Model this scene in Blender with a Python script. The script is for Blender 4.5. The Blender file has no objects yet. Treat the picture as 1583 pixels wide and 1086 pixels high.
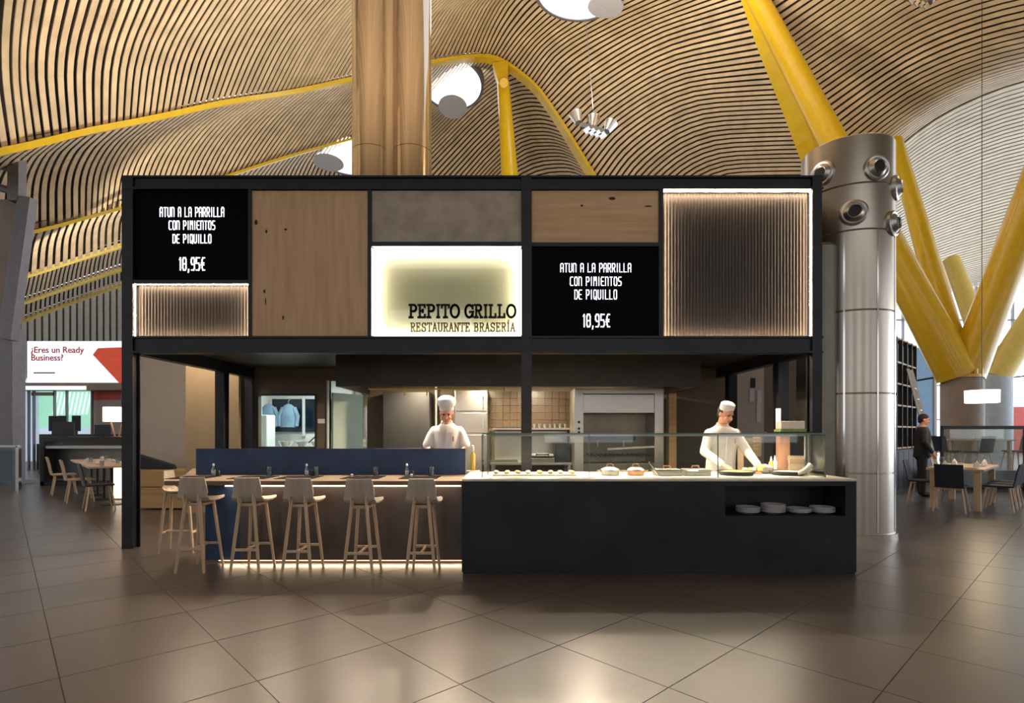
import bpy, bmesh, math, random
from mathutils import Vector, Matrix
random.seed(7)
R = math.radians
PI = math.pi
scene = bpy.context.scene
COL = scene.collection

# ------------------------------------------------------------------ camera
# level camera with vertical shift; focal length and horizon from the floor-tile vanishing points
F, CX, HY, HC = 846.0, 791.5, 667.0, 1.4
cam_d = bpy.data.cameras.new('camera')
cam_d.sensor_width = 36.0
cam_d.lens = F / 1583.0 * 36.0
cam_d.shift_y = (HY - 543.0) / 1583.0
cam_d.clip_end = 300
cam = bpy.data.objects.new('camera', cam_d)
cam.location = (0, 0, HC)
cam.rotation_euler = (R(90), 0, 0)
COL.objects.link(cam)
scene.camera = cam

# ------------------------------------------------------------------ world, exposure
w = bpy.data.worlds.new('daylight')
scene.world = w
w.use_nodes = True
wn = w.node_tree.nodes
wn['Background'].inputs[0].default_value = (0.95, 0.95, 0.98, 1)
wn['Background'].inputs[1].default_value = 1.15
scene.view_settings.view_transform = 'Standard'
scene.view_settings.look = 'None'
scene.view_settings.gamma = 1.0
scene.view_settings.use_curve_mapping = False
scene.view_settings.exposure = 0.22


def area_light(name, loc, rot, sx, sy, power, color, parent=None, spread=180):
    d = bpy.data.lights.new(name, 'AREA')
    d.shape = 'RECTANGLE'
    d.size, d.size_y = sx, sy
    d.energy = power
    d.color = color
    d.spread = R(spread)
    o = bpy.data.objects.new(name, d)
    o.location = loc
    o.rotation_euler = rot
    COL.objects.link(o)
    if parent:
        o.parent = parent
    return o


# ------------------------------------------------------------------ pixel helpers (photo frame 1583 x 1086)
def at(x, y, D):
    return Vector(((x - CX) / F * D, D, HC + (HY - y) / F * D))


def fdep(y):                      # distance of a floor point seen at row y
    return HC * F / (y - HY)


def px(x, D):
    return (x - CX) / F * D


def pz(y, D):
    return HC + (HY - y) / F * D


# ------------------------------------------------------------------ materials
MATS = {}


def mat(name, col, rough=0.5, metal=0.0, var=0.12, scale=6.0, bump=0.0, bscale=40.0, stretch=(1, 1, 1), col2=None,
        emit=None, estr=0.0, coat=0.0, spec=0.5, rvar=0.0, objrand=0.0):
    if name in MATS:
        return MATS[name]
    m = bpy.data.materials.new(name)
    m.use_nodes = True
    nt = m.node_tree
    b = nt.nodes['Principled BSDF']
    tc = nt.nodes.new('ShaderNodeTexCoord')
    mp = nt.nodes.new('ShaderNodeMapping')
    mp.inputs['Scale'].default_value = stretch
    nt.links.new(tc.outputs['Object'], mp.inputs['Vector'])
    nz = nt.nodes.new('ShaderNodeTexNoise')
    nz.inputs['Scale'].default_value = scale
    nz.inputs['Detail'].default_value = 5
    nt.links.new(mp.outputs[0], nz.inputs['Vector'])
    rp = nt.nodes.new('ShaderNodeValToRGB')
    c2 = col2 if col2 else tuple(min(1, c * (1 + var)) for c in col)
    c1 = col if col2 else tuple(c * (1 - var) for c in col)
    rp.color_ramp.elements[0].position = 0.3
    rp.color_ramp.elements[1].position = 0.7
    rp.color_ramp.elements[0].color = (*c1, 1)
    rp.color_ramp.elements[1].color = (*c2, 1)
    nt.links.new(nz.outputs['Fac'], rp.inputs['Fac'])
    src = rp.outputs[0]
    if objrand > 0:
        oi = nt.nodes.new('ShaderNodeObjectInfo')
        mr = nt.nodes.new('ShaderNodeMapRange')
        mr.inputs['To Min'].default_value = 1 - objrand
        mr.inputs['To Max'].default_value = 1 + objrand
        nt.links.new(oi.outputs['Random'], mr.inputs['Value'])
        mx = nt.nodes.new('ShaderNodeVectorMath')
        mx.operation = 'SCALE'
        nt.links.new(src, mx.inputs[0])
        nt.links.new(mr.outputs[0], mx.inputs['Scale'])
        src = mx.outputs[0]
    nt.links.new(src, b.inputs['Base Color'])
    b.inputs['Roughness'].default_value = rough
    b.inputs['Metallic'].default_value = metal
    b.inputs['Specular IOR Level'].default_value = spec
    b.inputs['Coat Weight'].default_value = coat
    if rvar > 0:
        mr2 = nt.nodes.new('ShaderNodeMapRange')
        mr2.inputs['To Min'].default_value = rough - rvar
        mr2.inputs['To Max'].default_value = rough + rvar
        nt.links.new(nz.outputs['Fac'], mr2.inputs['Value'])
        nt.links.new(mr2.outputs[0], b.inputs['Roughness'])
    if bump > 0:
        n2 = nt.nodes.new('ShaderNodeTexNoise')
        n2.inputs['Scale'].default_value = bscale
        n2.inputs['Detail'].default_value = 4
        nt.links.new(mp.outputs[0], n2.inputs['Vector'])
        bp = nt.nodes.new('ShaderNodeBump')
        bp.inputs['Strength'].default_value = bump
        bp.inputs['Distance'].default_value = 0.01
        nt.links.new(n2.outputs['Fac'], bp.inputs['Height'])
        nt.links.new(bp.outputs[0], b.inputs['Normal'])
    if emit:
        b.inputs['Emission Color'].default_value = (*emit, 1)
        b.inputs['Emission Strength'].default_value = estr
    MATS[name] = m
    return m


def glass_mat(name, tint=(0.93, 0.97, 0.95), refl=0.10, rough=0.02):
    m = bpy.data.materials.new(name)
    m.use_nodes = True
    nt = m.node_tree
    nt.nodes.remove(nt.nodes['Principled BSDF'])
    out = nt.nodes['Material Output']
    tr = nt.nodes.new('ShaderNodeBsdfTransparent')
    tr.inputs[0].default_value = (*tint, 1)
    gl = nt.nodes.new('ShaderNodeBsdfGlossy')
    gl.inputs['Roughness'].default_value = rough
    lw = nt.nodes.new('ShaderNodeFresnel')
    lw.inputs['IOR'].default_value = 1.45
    ad = nt.nodes.new('ShaderNodeMath')
    ad.operation = 'MULTIPLY_ADD'
    ad.inputs[1].default_value = 0.8
    ad.inputs[2].default_value = refl * 0.3
    nt.links.new(lw.outputs[0], ad.inputs[0])
    mx = nt.nodes.new('ShaderNodeMixShader')
    nt.links.new(ad.outputs[0], mx.inputs[0])
    nt.links.new(tr.outputs[0], mx.inputs[1])
    nt.links.new(gl.outputs[0], mx.inputs[2])
    nt.links.new(mx.outputs[0], out.inputs['Surface'])
    MATS[name] = m
    return m


M = {}
M['tile'] = mat('floor_stone', (0.082, 0.067, 0.060), 0.31, spec=0.5, var=0.07, scale=4.0, bump=0.02, bscale=120, rvar=0.012, objrand=0.06)
M['grout'] = mat('floor_grout', (0.11, 0.092, 0.078), 0.7)
M['bamboo'] = mat('bamboo_slat', (0.66, 0.50, 0.31), 0.5, var=0.16, scale=2.0, objrand=0.08)
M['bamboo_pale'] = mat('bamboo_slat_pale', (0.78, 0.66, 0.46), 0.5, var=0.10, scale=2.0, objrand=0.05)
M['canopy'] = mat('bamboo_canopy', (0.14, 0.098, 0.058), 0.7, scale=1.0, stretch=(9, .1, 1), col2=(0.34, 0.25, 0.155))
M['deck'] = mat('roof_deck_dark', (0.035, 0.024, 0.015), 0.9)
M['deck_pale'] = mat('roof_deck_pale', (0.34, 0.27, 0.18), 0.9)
M['yellow'] = mat('yellow_paint', (0.72, 0.47, 0.005), 0.35, var=0.05, coat=0.3)
M['yellow_or'] = mat('yellow_orange_paint', (0.74, 0.45, 0.006), 0.32, var=0.05, coat=0.3)
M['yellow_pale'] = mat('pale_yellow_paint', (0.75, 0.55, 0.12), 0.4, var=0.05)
M['steel_black'] = mat('blackened_steel', (0.012, 0.012, 0.016), 0.42, 0.2, var=0.4, scale=5, bump=0.02)
M['steel_counter'] = mat('hot_rolled_steel_sheet', (0.006, 0.0075, 0.012), 0.52, 0.25, var=0.5, scale=1.9, rvar=0.14, col2=(0.026, 0.027, 0.034))
M['steel_blue'] = mat('blued_steel_sheet', (0.030, 0.056, 0.125), 0.45, 0.3, var=0.25, scale=4)
M['bronze'] = mat('dark_bronze_sheet', (0.11, 0.092, 0.082), 0.34, 0.7, var=0.15, scale=3, rvar=0.05)
M['stainless'] = mat('brushed_stainless', (0.56, 0.53, 0.48), 0.32, 1.0, var=0.06, scale=9, stretch=(1, 1, 14))
M['stainless_dk'] = mat('dark_stainless', (0.22, 0.20, 0.17), 0.4, 0.9, var=0.1)
M['column_steel'] = mat('polished_duct_steel', (0.52, 0.46, 0.39), 0.26, 1.0, var=0.05, scale=2, stretch=(1, 1, 0.1))
M['mirror_steel'] = mat('mirror_duct_steel', (0.56, 0.49, 0.40), 0.10, 1.0, var=0.04, scale=2, stretch=(1, 1, 0.1))
M['chrome'] = mat('chrome', (0.75, 0.75, 0.75), 0.12, 1.0, var=0.02)
M['oak_v'] = mat('oak_veneer_vertical', (0.52, 0.33, 0.17), 0.55, scale=2.2, stretch=(9, 1, 0.7), col2=(0.64, 0.43, 0.24), bump=0.05)
M['oak_h'] = mat('oak_veneer_horizontal', (0.54, 0.34, 0.175), 0.55, scale=2.2, stretch=(0.7, 1, 9), col2=(0.66, 0.45, 0.255), bump=0.05)
M['knot'] = mat('wood_knot', (0.035, 0.018, 0.008), 0.7)
M['concrete'] = mat('concrete_panel', (0.33, 0.285, 0.225), 0.75, scale=5, col2=(0.47, 0.41, 0.33), bump=0.05)
M['ribbed'] = mat('ribbed_bronze_panel', (0.017, 0.0145, 0.0125), 0.40, 0.0, var=0.05, spec=0.35)
M['led_warm'] = mat('warm_led_strip', (1, 0.85, 0.7), 0.5, emit=(1.0, 0.70, 0.45), estr=120)
M['led_white'] = mat('white_led_strip', (1, 0.95, 0.85), 0.5, emit=(1.0, 0.93, 0.82), estr=60)
M['led_bar'] = mat('bar_led_strip', (1, 0.9, 0.8), 0.5, emit=(1.0, 0.80, 0.66), estr=5)
M['led_toe'] = mat('toe_led_strip', (1, 0.9, 0.8), 0.5, emit=(1.0, 0.70, 0.45), estr=0.9)
M['sign_panel'] = mat('sign_cream_panel', (0.37, 0.32, 0.20), 0.7, var=0.03)
M['letter_dk'] = mat('letter_black_brown', (0.010, 0.006, 0.003), 0.5)
M['letter_gold'] = mat('letter_gold', (0.16, 0.085, 0.012), 0.5)
M['screen'] = mat('screen_black', (0.0015, 0.0015, 0.002), 0.5, spec=0.05)
M['screen_txt'] = mat('screen_pixels_lit', (0.9, 0.92, 1), 0.5, emit=(0.86, 0.88, 1.0), estr=2.2)
M['olive'] = mat('olive_brown_wall', (0.135, 0.108, 0.07), 0.7, var=0.06)
M['hood'] = mat('dark_hood_sheet', (0.022, 0.019, 0.016), 0.4, 0.3, var=0.2)
M['dark'] = mat('dark_laminate', (0.022, 0.021, 0.020), 0.5)
M['black'] = mat('matt_black', (0.008, 0.008, 0.009), 0.45)
M['slate'] = mat('slate_mat', (0.006, 0.006, 0.007), 0.9, spec=0.05)
M['navy'] = mat('navy_fabric', (0.018, 0.020, 0.035), 0.75, bump=0.1)
M['beige_wall'] = mat('beige_plaster', (0.46, 0.41, 0.355), 0.8, var=0.04)
M['tan_wall'] = mat('tan_plaster', (0.40, 0.30, 0.19), 0.8, var=0.04)
M['white'] = mat('white_paint', (0.78, 0.79, 0.77), 0.55, var=0.03)
M['mint'] = mat('pale_green_paint', (0.62, 0.70, 0.62), 0.55, var=0.03)
M['cream'] = mat('cream_stone', (0.74, 0.67, 0.56), 0.35, var=0.08, scale=12)
M['porcelain'] = mat('white_porcelain', (0.72, 0.71, 0.69), 0.2, var=0.02, coat=0.3)
M['stoolwood'] = mat('grey_oak', (0.37, 0.305, 0.235), 0.55, scale=4, stretch=(6, 6, 0.6), col2=(0.48, 0.40, 0.315), bump=0.04)
M['legwood'] = mat('light_ash_wood', (0.52, 0.36, 0.22), 0.5, scale=4, stretch=(6, 6, 0.6), col2=(0.66, 0.48, 0.31))
M['barwood'] = mat('bar_oak_top', (0.14, 0.098, 0.064), 0.55, scale=3, stretch=(0.6, 7, 1), col2=(0.21, 0.15, 0.10), spec=0.25)
M['blockwood'] = mat('golden_oak', (0.42, 0.25, 0.09), 0.5, scale=3, stretch=(0.6, 1, 7), col2=(0.54, 0.34, 0.14))
M['skin'] = mat('skin', (0.60, 0.30, 0.20), 0.5, var=0.06)
M['skin2'] = mat('skin_pink', (0.66, 0.29, 0.20), 0.5, var=0.06)
M['cloth'] = mat('white_chef_cotton', (0.76, 0.72, 0.68), 0.85, var=0.04, bump=0.15, bscale=25)
M['cloth_hat'] = mat('chef_hat_cotton', (0.74, 0.73, 0.75), 0.85, var=0.05, bump=0.15, bscale=40)
M['hair'] = mat('dark_hair', (0.02, 0.012, 0.008), 0.6)
M['lips'] = mat('lip_colour', (0.42, 0.12, 0.09), 0.5)
M['trouser'] = mat('black_trousers', (0.012, 0.012, 0.014), 0.8)
M['grey_metal'] = mat('grey_violet_metal', (0.20, 0.19, 0.205), 0.45, 0.3, var=0.08)
M['light_disc'] = mat('skylight_dome', (0.9, 0.95, 1), 0.5, emit=(0.95, 0.98, 1.0), estr=3.2)
M['day'] = mat('daylit_glazing', (0.8, 0.85, 0.9), 0.4, emit=(0.78, 0.88, 1.0), estr=1.6)
M['day2'] = mat('bright_daylit_glazing', (0.8, 0.85, 0.9), 0.4, emit=(0.78, 0.88, 1.0), estr=4.0)
M['shade'] = mat('lit_lamp_shade', (0.9, 0.82, 0.7), 0.7, emit=(1.0, 0.82, 0.58), estr=1.6)
M['disc'] = mat('perforated_disc', (0.48, 0.48, 0.52), 0.5, 0.3, var=0.3, scale=80)
M['signlit'] = mat('backlit_sign_face', (0.9, 0.9, 0.92), 0.5, emit=(0.88, 0.93, 1.0), estr=0.72)
M['red'] = mat('red_panel', (0.55, 0.05, 0.03), 0.5)
M['redlit'] = mat('red_backlit', (0.6, 0.06, 0.03), 0.5, emit=(0.8, 0.09, 0.04), estr=0.35)
M['greenlit'] = mat('green_backlit_graphic', (0.3, 0.5, 0.4), 0.5, emit=(0.35, 0.75, 0.55), estr=0.75, scale=5)
M['bluelit'] = mat('pale_blue_lit_glass', (0.5, 0.6, 0.7), 0.4, emit=(0.55, 0.72, 0.90), estr=0.45)
M['concrete_pil'] = mat('pillar_concrete', (0.30, 0.235, 0.185), 0.6, var=0.12, scale=2)
M['grey_pil'] = mat('pale_grey_concrete', (0.42, 0.46, 0.50), 0.6, var=0.06)
M['copper'] = mat('copper', (0.62, 0.33, 0.19), 0.3, 0.9)
M['food_y'] = mat('yellow_food', (0.75, 0.50, 0.10), 0.6, var=0.3, scale=30)
M['food_p'] = mat('pink_food', (0.72, 0.48, 0.40), 0.6, var=0.3, scale=30)
M['food_g'] = mat('green_food', (0.25, 0.33, 0.08), 0.6, var=0.4, scale=30)
M['oil'] = mat('oil_yellow', (0.55, 0.42, 0.08), 0.2, var=0.1)
M['redwood'] = mat('reddish_wood', (0.42, 0.20, 0.11), 0.5, scale=3, stretch=(7, 7, 0.6), col2=(0.55, 0.30, 0.18))
M['paper'] = mat('paper_sheet', (0.62, 0.60, 0.64), 0.8, var=0.04)
M['tilewall'] = mat('brown_tiles', (0.062, 0.041, 0.023), 0.35, var=0.12, scale=8)
M['denim'] = mat('pale_blue_workwear', (0.17, 0.27, 0.36), 0.8, var=0.2)
M['darkpane'] = mat('dark_blue_pane', (0.010, 0.018, 0.030), 0.15, var=0.2)
M['downlight'] = mat('downlight_glow', (1, 0.9, 0.75), 0.5, emit=(1.0, 0.82, 0.6), estr=6)
M['glass'] = glass_mat('clear_glass')
M['glass_blue'] = glass_mat('blue_tinted_glass', (0.72, 0.80, 0.86), 0.2)
M['glass_edge'] = mat('glass_edge', (0.16, 0.26, 0.22), 0.15, var=0.05)
M['tumbler'] = glass_mat('tumbler_glass', (0.82, 0.84, 0.86), 0.35)


# ------------------------------------------------------------------ mesh builder
class MB:
    def __init__(self):
        self.v, self.f = [], []

    def add(self, vs, fs):
        o = len(self.v)
        self.v += [tuple(p) for p in vs]
        self.f += [tuple(i + o for i in f) for f in fs]
        return self

    def box(self, x0, x1, y0, y1, z0, z1, mtx=None):
        vs = [Vector((x, y, z)) for x in (x0, x1) for y in (y0, y1) for z in (z0, z1)]
        if mtx is not None:
            vs = [mtx @ p for p in vs]
        return self.add(vs, [(0, 1, 3, 2), (4, 6, 7, 5), (0, 4, 5, 1), (2, 3, 7, 6), (0, 2, 6, 4), (1, 5, 7, 3)])

    def beam(self, p0, p1, wx, wy, up=(0, 0, 1), wx1=None, wy1=None):
        p0, p1 = Vector(p0), Vector(p1)
        d = (p1 - p0).normalized()
        u = Vector(up)
        if abs(d.dot(u)) > 0.98:
            u = Vector((0, 1, 0))
        a = d.cross(u).normalized()
        b = a.cross(d).normalized()
        wx1 = wx if wx1 is None else wx1
        wy1 = wy if wy1 is None else wy1
        vs = []
        for p, sx, sy in ((p0, wx, wy), (p1, wx1, wy1)):
            for i, j in ((-1, -1), (1, -1), (1, 1), (-1, 1)):
                vs.append(p + a * sx * i / 2 + b * sy * j / 2)
        return self.add(vs, [(3, 2, 1, 0), (4, 5, 6, 7), (0, 1, 5, 4), (1, 2, 6, 5), (2, 3, 7, 6), (3, 0, 4, 7)])

    def cyl(self, p0, p1, r0, r1=None, n=16, caps=True):
        r1 = r0 if r1 is None else r1
        p0, p1 = Vector(p0), Vector(p1)
        d = (p1 - p0).normalized()
        u = Vector((0, 0, 1)) if abs(d.z) < 0.95 else Vector((1, 0, 0))
        a = d.cross(u).normalized()
        b = d.cross(a).normalized()
        vs = []
        for p, r in ((p0, r0), (p1, r1)):
            for i in range(n):
                t = 2 * PI * i / n
                vs.append(p + a * r * math.cos(t) + b * r * math.sin(t))
        fs = [(i, (i + 1) % n, n + (i + 1) % n, n + i) for i in range(n)]
        if caps:
            fs += [tuple(range(n))[::-1], tuple(range(n, 2 * n))]
        return self.add(vs, fs)

    def lathe(self, prof, c=(0, 0, 0), n=20, mtx=None):
        vs, fs = [], []
        c = Vector(c)
        for r, z in prof:
            for i in range(n):
                t = 2 * PI * i / n
                p = Vector((r * math.cos(t), r * math.sin(t), z))
                if mtx is not None:
                    p = mtx @ p
                vs.append(p + c)
        k = len(prof)
        for j in range(k - 1):
            for i in range(n):
                fs.append((j * n + i, j * n + (i + 1) % n, (j + 1) * n + (i + 1) % n, (j + 1) * n + i))
        ring = prof[0] == prof[-1]
        if prof[0][0] > 1e-5 and not ring:
            fs.append(tuple(range(n))[::-1])
        if prof[-1][0] > 1e-5 and not ring:
            fs.append(tuple((k - 1) * n + i for i in range(n)))
        return self.add(vs, fs)

    def tube(self, pts, r, n=8):
        pts = [Vector(p) for p in pts]
        rs = r if isinstance(r, (list, tuple)) else [r] * len(pts)
        vs, fs = [], []
        a = None
        for i, p in enumerate(pts):
            d = (pts[min(i + 1, len(pts) - 1)] - pts[max(i - 1, 0)]).normalized()
            if a is None:
                u = Vector((0, 0, 1)) if abs(d.z) < 0.9 else Vector((1, 0, 0))
                a = d.cross(u).normalized()
            a = (a - d * a.dot(d)).normalized()
            b = d.cross(a)
            for k in range(n):
                t = 2 * PI * k / n
                vs.append(p + (a * math.cos(t) + b * math.sin(t)) * rs[i])
        for i in range(len(pts) - 1):
            for k in range(n):
                fs.append((i * n + k, i * n + (k + 1) % n, (i + 1) * n + (k + 1) % n, (i + 1) * n + k))
        fs += [tuple(range(n))[::-1], tuple((len(pts) - 1) * n + k for k in range(n))]
        return self.add(vs, fs)

    def ellip(self, c, rx, ry, rz, n=16, m=10, mtx=None):
        vs, fs = [], []
        c = Vector(c)
        for j in range(m + 1):
            ph = PI * j / m
            for i in range(n):
                t = 2 * PI * i / n
                p = Vector((rx * math.sin(ph) * math.cos(t), ry * math.sin(ph) * math.sin(t), rz * math.cos(ph)))
                if mtx is not None:
                    p = mtx @ p
                vs.append(p + c)
        for j in range(m):
            for i in range(n):
                fs.append((j * n + i, (j + 1) * n + i, (j + 1) * n + (i + 1) % n, j * n + (i + 1) % n))
        return self.add(vs, fs)

    def prism(self, poly, z0, z1):
        n = len(poly)
        vs = [(x, y, z0) for x, y in poly] + [(x, y, z1) for x, y in poly]
        fs = [tuple(range(n))[::-1], tuple(range(n, 2 * n))]
        fs += [(i, (i + 1) % n, n + (i + 1) % n, n + i) for i in range(n)]
        return self.add(vs, fs)

    def grid(self, rows):
        o = [p for r_ in rows for p in r_]
        nc = len(rows[0])
        fs = [(i * nc + j, i * nc + j + 1, (i + 1) * nc + j + 1, (i + 1) * nc + j)
              for i in range(len(rows) - 1) for j in range(nc - 1)]
        return self.add(o, fs)

    def mesh(self, name, material, smooth=False):
        me = bpy.data.meshes.new(name)
        me.from_pydata(self.v, [], self.f)
        bm = bmesh.new()
        bm.from_mesh(me)
        bmesh.ops.remove_doubles(bm, verts=bm.verts, dist=1e-5)
        bmesh.ops.recalc_face_normals(bm, faces=bm.faces)
        bm.to_mesh(me)
        bm.free()
        me.materials.append(material)
        if smooth:
            me.polygons.foreach_set('use_smooth', [True] * len(me.polygons))
            if smooth == 'auto':
                me.set_sharp_from_angle(angle=R(40))
        return me

    def build(self, name, material, parent=None, smooth=False, bevel=0.0, loc=None):
        o = bpy.data.objects.new(name, self.mesh(name, material, smooth))
        COL.objects.link(o)
        if parent:
            o.parent = parent
        if loc is not None:
            o.location = loc
        if bevel > 0:
            b = o.modifiers.new('bevel', 'BEVEL')
            b.width = bevel
            b.segments = 2
            b.limit_method = 'ANGLE'
        return o


def tag(o, label=None, cat=None, group=None, kind=None):
    if label:
        o['label'] = label
    if cat:
        o['category'] = cat
    if group:
        o['group'] = group
    if kind:
        o['kind'] = kind
    return o


def thing(name, label, cat, loc=(0, 0, 0), rz=0.0, group=None, kind=None):
    o = bpy.data.objects.new(name, None)
    o.empty_display_size = 0.1
    COL.objects.link(o)
    o.location = loc
    o.rotation_euler = (0, 0, rz)
    return tag(o, label, cat, group, kind)


KIDS = {}


def copy_tree(o, parent=None):
    c = o.copy()
    COL.objects.link(c)
    c.parent = parent
    for ch in [x for x in bpy.data.objects if x.parent == o]:
        copy_tree(ch, c)
    return c


def catmull(pts, n):
    """resample a list of Vectors to n points, smooth"""
    P = [Vector(p) for p in pts]
    if len(P) == 2:
        return [P[0].lerp(P[1], i / (n - 1)) for i in range(n)]
    E = [P[0] * 2 - P[1]] + P + [P[-1] * 2 - P[-2]]
    out = []
    k = len(P) - 1
    for i in range(n):
        t = i / (n - 1) * k
        j = min(int(t), k - 1)
        u = t - j
        a, b, c, d = E[j], E[j + 1], E[j + 2], E[j + 3]
        out.append(0.5 * ((2 * b) + (c - a) * u + (2 * a - 5 * b + 4 * c - d) * u * u + (3 * b - a - 3 * c + d) * u ** 3))
    return out


# ================================================================== FLOOR
ANG = R(47.0)
d1 = Vector((math.sin(ANG), math.cos(ANG), 0))
d2 = Vector((-math.cos(ANG), math.sin(ANG), 0))
PITCH, ANCH = 0.81, Vector((0.897, 4.141, 0))
floor = MB().box(-60, 60, -14, 95, -0.30, -0.004).build('floor', M['grout'])
tag(floor, 'large brown polished stone tile floor of the terminal hall', 'floor', kind='structure')
near_t, far_b = [], MB()
rotm = Matrix.Rotation(PI / 2 - ANG, 4, 'Z')
hw = PITCH / 2 - 0.003
tb = MB().box(-hw, hw, -hw, hw, -0.02, 0.0)
tile_me = tb.mesh('tile', M['tile'])
cand = []
for i in range(-70, 71):
    for j in range(-70, 71):
        c = ANCH + d1 * PITCH * (i + 0.5) + d2 * PITCH * (j + 0.5)
        if not (-45 < c.x < 45 and -9 < c.y < 60):
            continue
        if c.y > 2.2 and abs(c.x) < 0.95 * c.y + 0.7 and c.y < 12.5:
            near_t.append(c)
        else:
            q = [c + d1 * a * hw + d2 * b * hw for a, b in ((-1, -1), (1, -1), (1, 1), (-1, 1))]
            far_b.add(q, [(0, 1, 2, 3)])
near_t.sort(key=lambda c: c.y)
for c in near_t[300:]:
    q = [c + d1 * a * hw + d2 * b * hw for a, b in ((-1, -1), (1, -1), (1, 1), (-1, 1))]
    far_b.add(q, [(0, 1, 2, 3)])
for c in near_t[:300]:
    o = bpy.data.objects.new('tile', tile_me)
    o.location = c
    o.rotation_euler = (0, 0, PI / 2 - ANG)
    COL.objects.link(o)
    o.parent = floor
fb = far_b.build('far_tiles', M['tile'], floor)
tag(fb, kind='stuff')

# ------------------------------------------------------------------ invented hall behind the camera, added for the steel columns to reflect
cb_ = MB()
rows_ = []
for i in range(9):
    y = -14 + 25.5 * i / 8
    rows_.append([Vector((-40 + 80 * j / 12, y, 11.9 + 0.9 * math.sin(j * 1.1))) for j in range(13)])
cb_.grid(rows_)
tag(cb_.build('ceiling', M['canopy'], smooth=True), 'invented bamboo ceiling over the viewer, unseen, added for reflections', 'ceiling', kind='structure')
bw = MB().box(-40, 40, -14.2, -14, 0, .9).box(-40, 40, -14.2, -14, 7.5, 9.5)
for k in range(11):
    bw.box(-40 + 7.6 * k, -36.5 + 7.6 * k, -14.2, -14, .9, 7.5)
bwin = bw.build('added_wall_behind', M['beige_wall'])
tag(bwin, 'invented beige wall with tall window openings behind the viewer, added for reflections', 'wall', kind='structure')

# ================================================================== CEILING VAULTS
# every control row is one slat line: (pixel x, pixel y, distance)


SURF = {}


def vault(name, label, ctrl, nslat, width, mslat, mdeck, nseg=14, gap=0.22, ease=None):
    rows = [catmull([at(*p) for p in r_], 8) for r_ in ctrl]
    # spread slats evenly over the mean 3d spacing of the control rows
    cum = [0.0]
    for a, b in zip(rows, rows[1:]):
        cum.append(cum[-1] + sum((p - q).length for p, q in zip(a, b)) / len(a))
    tot = cum[-1]

    def row(s):
        s = max(0.0, min(tot, s))
        k = 0
        while k < len(cum) - 2 and cum[k + 1] < s:
            k += 1
        u = (s - cum[k]) / max(1e-6, cum[k + 1] - cum[k])
        out = []
        n = len(rows)
        for q in range(8):
            b, c = rows[k][q], rows[k + 1][q]
            h = cum[k + 1] - cum[k]
            mb_ = (c - rows[k - 1][q]) / (cum[k + 1] - cum[k - 1]) if k > 0 else (c - b) / h
            mc_ = (rows[k + 2][q] - b) / (cum[k + 2] - cum[k]) if k + 2 < n else (c - b) / h
            out.append(b * (2 * u ** 3 - 3 * u * u + 1) + mb_ * h * (u ** 3 - 2 * u * u + u) + c * (3 * u * u - 2 * u ** 3) + mc_ * h * (u ** 3 - u * u))
        return catmull(out, nseg)

    pitch = tot / nslat
    lines = [row(tot * (i + 0.5) / nslat) for i in range(nslat)]
    nx = [row(tot * (i + 0.5) / nslat + pitch * 0.5) for i in range(nslat)]
    pv = [row(tot * (i + 0.5) / nslat - pitch * 0.5) for i in range(nslat)]
    # deck behind the slats
    deck_rows = []
    ups = []
    for i in range(nslat):
        u_ = []
        for j in range(nseg):
            t = lines[i][min(j + 1, nseg - 1)] - lines[i][max(j - 1, 0)]
            s = nx[i][j] - pv[i][j]
            nrm = t.cross(s).normalized()
            if nrm.dot(lines[i][j] - Vector((0, 0, HC))) < 0:
                nrm = -nrm
            u_.append(nrm)
        ups.append(u_)
    for i in range(0, nslat):
        if i % 3 == 0 or i == nslat - 1:
            deck_rows.append([lines[i][j] + ups[i][j] * gap for j in range(nseg)])
    deck = MB().grid(deck_rows).build(name, mdeck, smooth=True)
    tag(deck, label, 'ceiling', kind='structure')
    for i in range(nslat):
        vs, fs = [], []
        for j in range(nseg):
            p, n_ = lines[i][j], ups[i][j]
            s = (nx[i][j] - pv[i][j]) * (0.5 * width)
            vs += [p - s, p + s, p + s + n_ * 0.02, p - s + n_ * 0.02]
        for j in range(nseg - 1):
            a, b = j * 4, j * 4 + 4
            fs += [(a, a + 1, b + 1, b), (a + 1, a + 2, b + 2, b + 1), (a + 3, a, b, b + 3)]
        mb = MB()
        mb.add(vs, fs)
        mb.build('slat', mslat, deck)
    SURF[label] = (lines, ups)
    return deck


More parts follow.
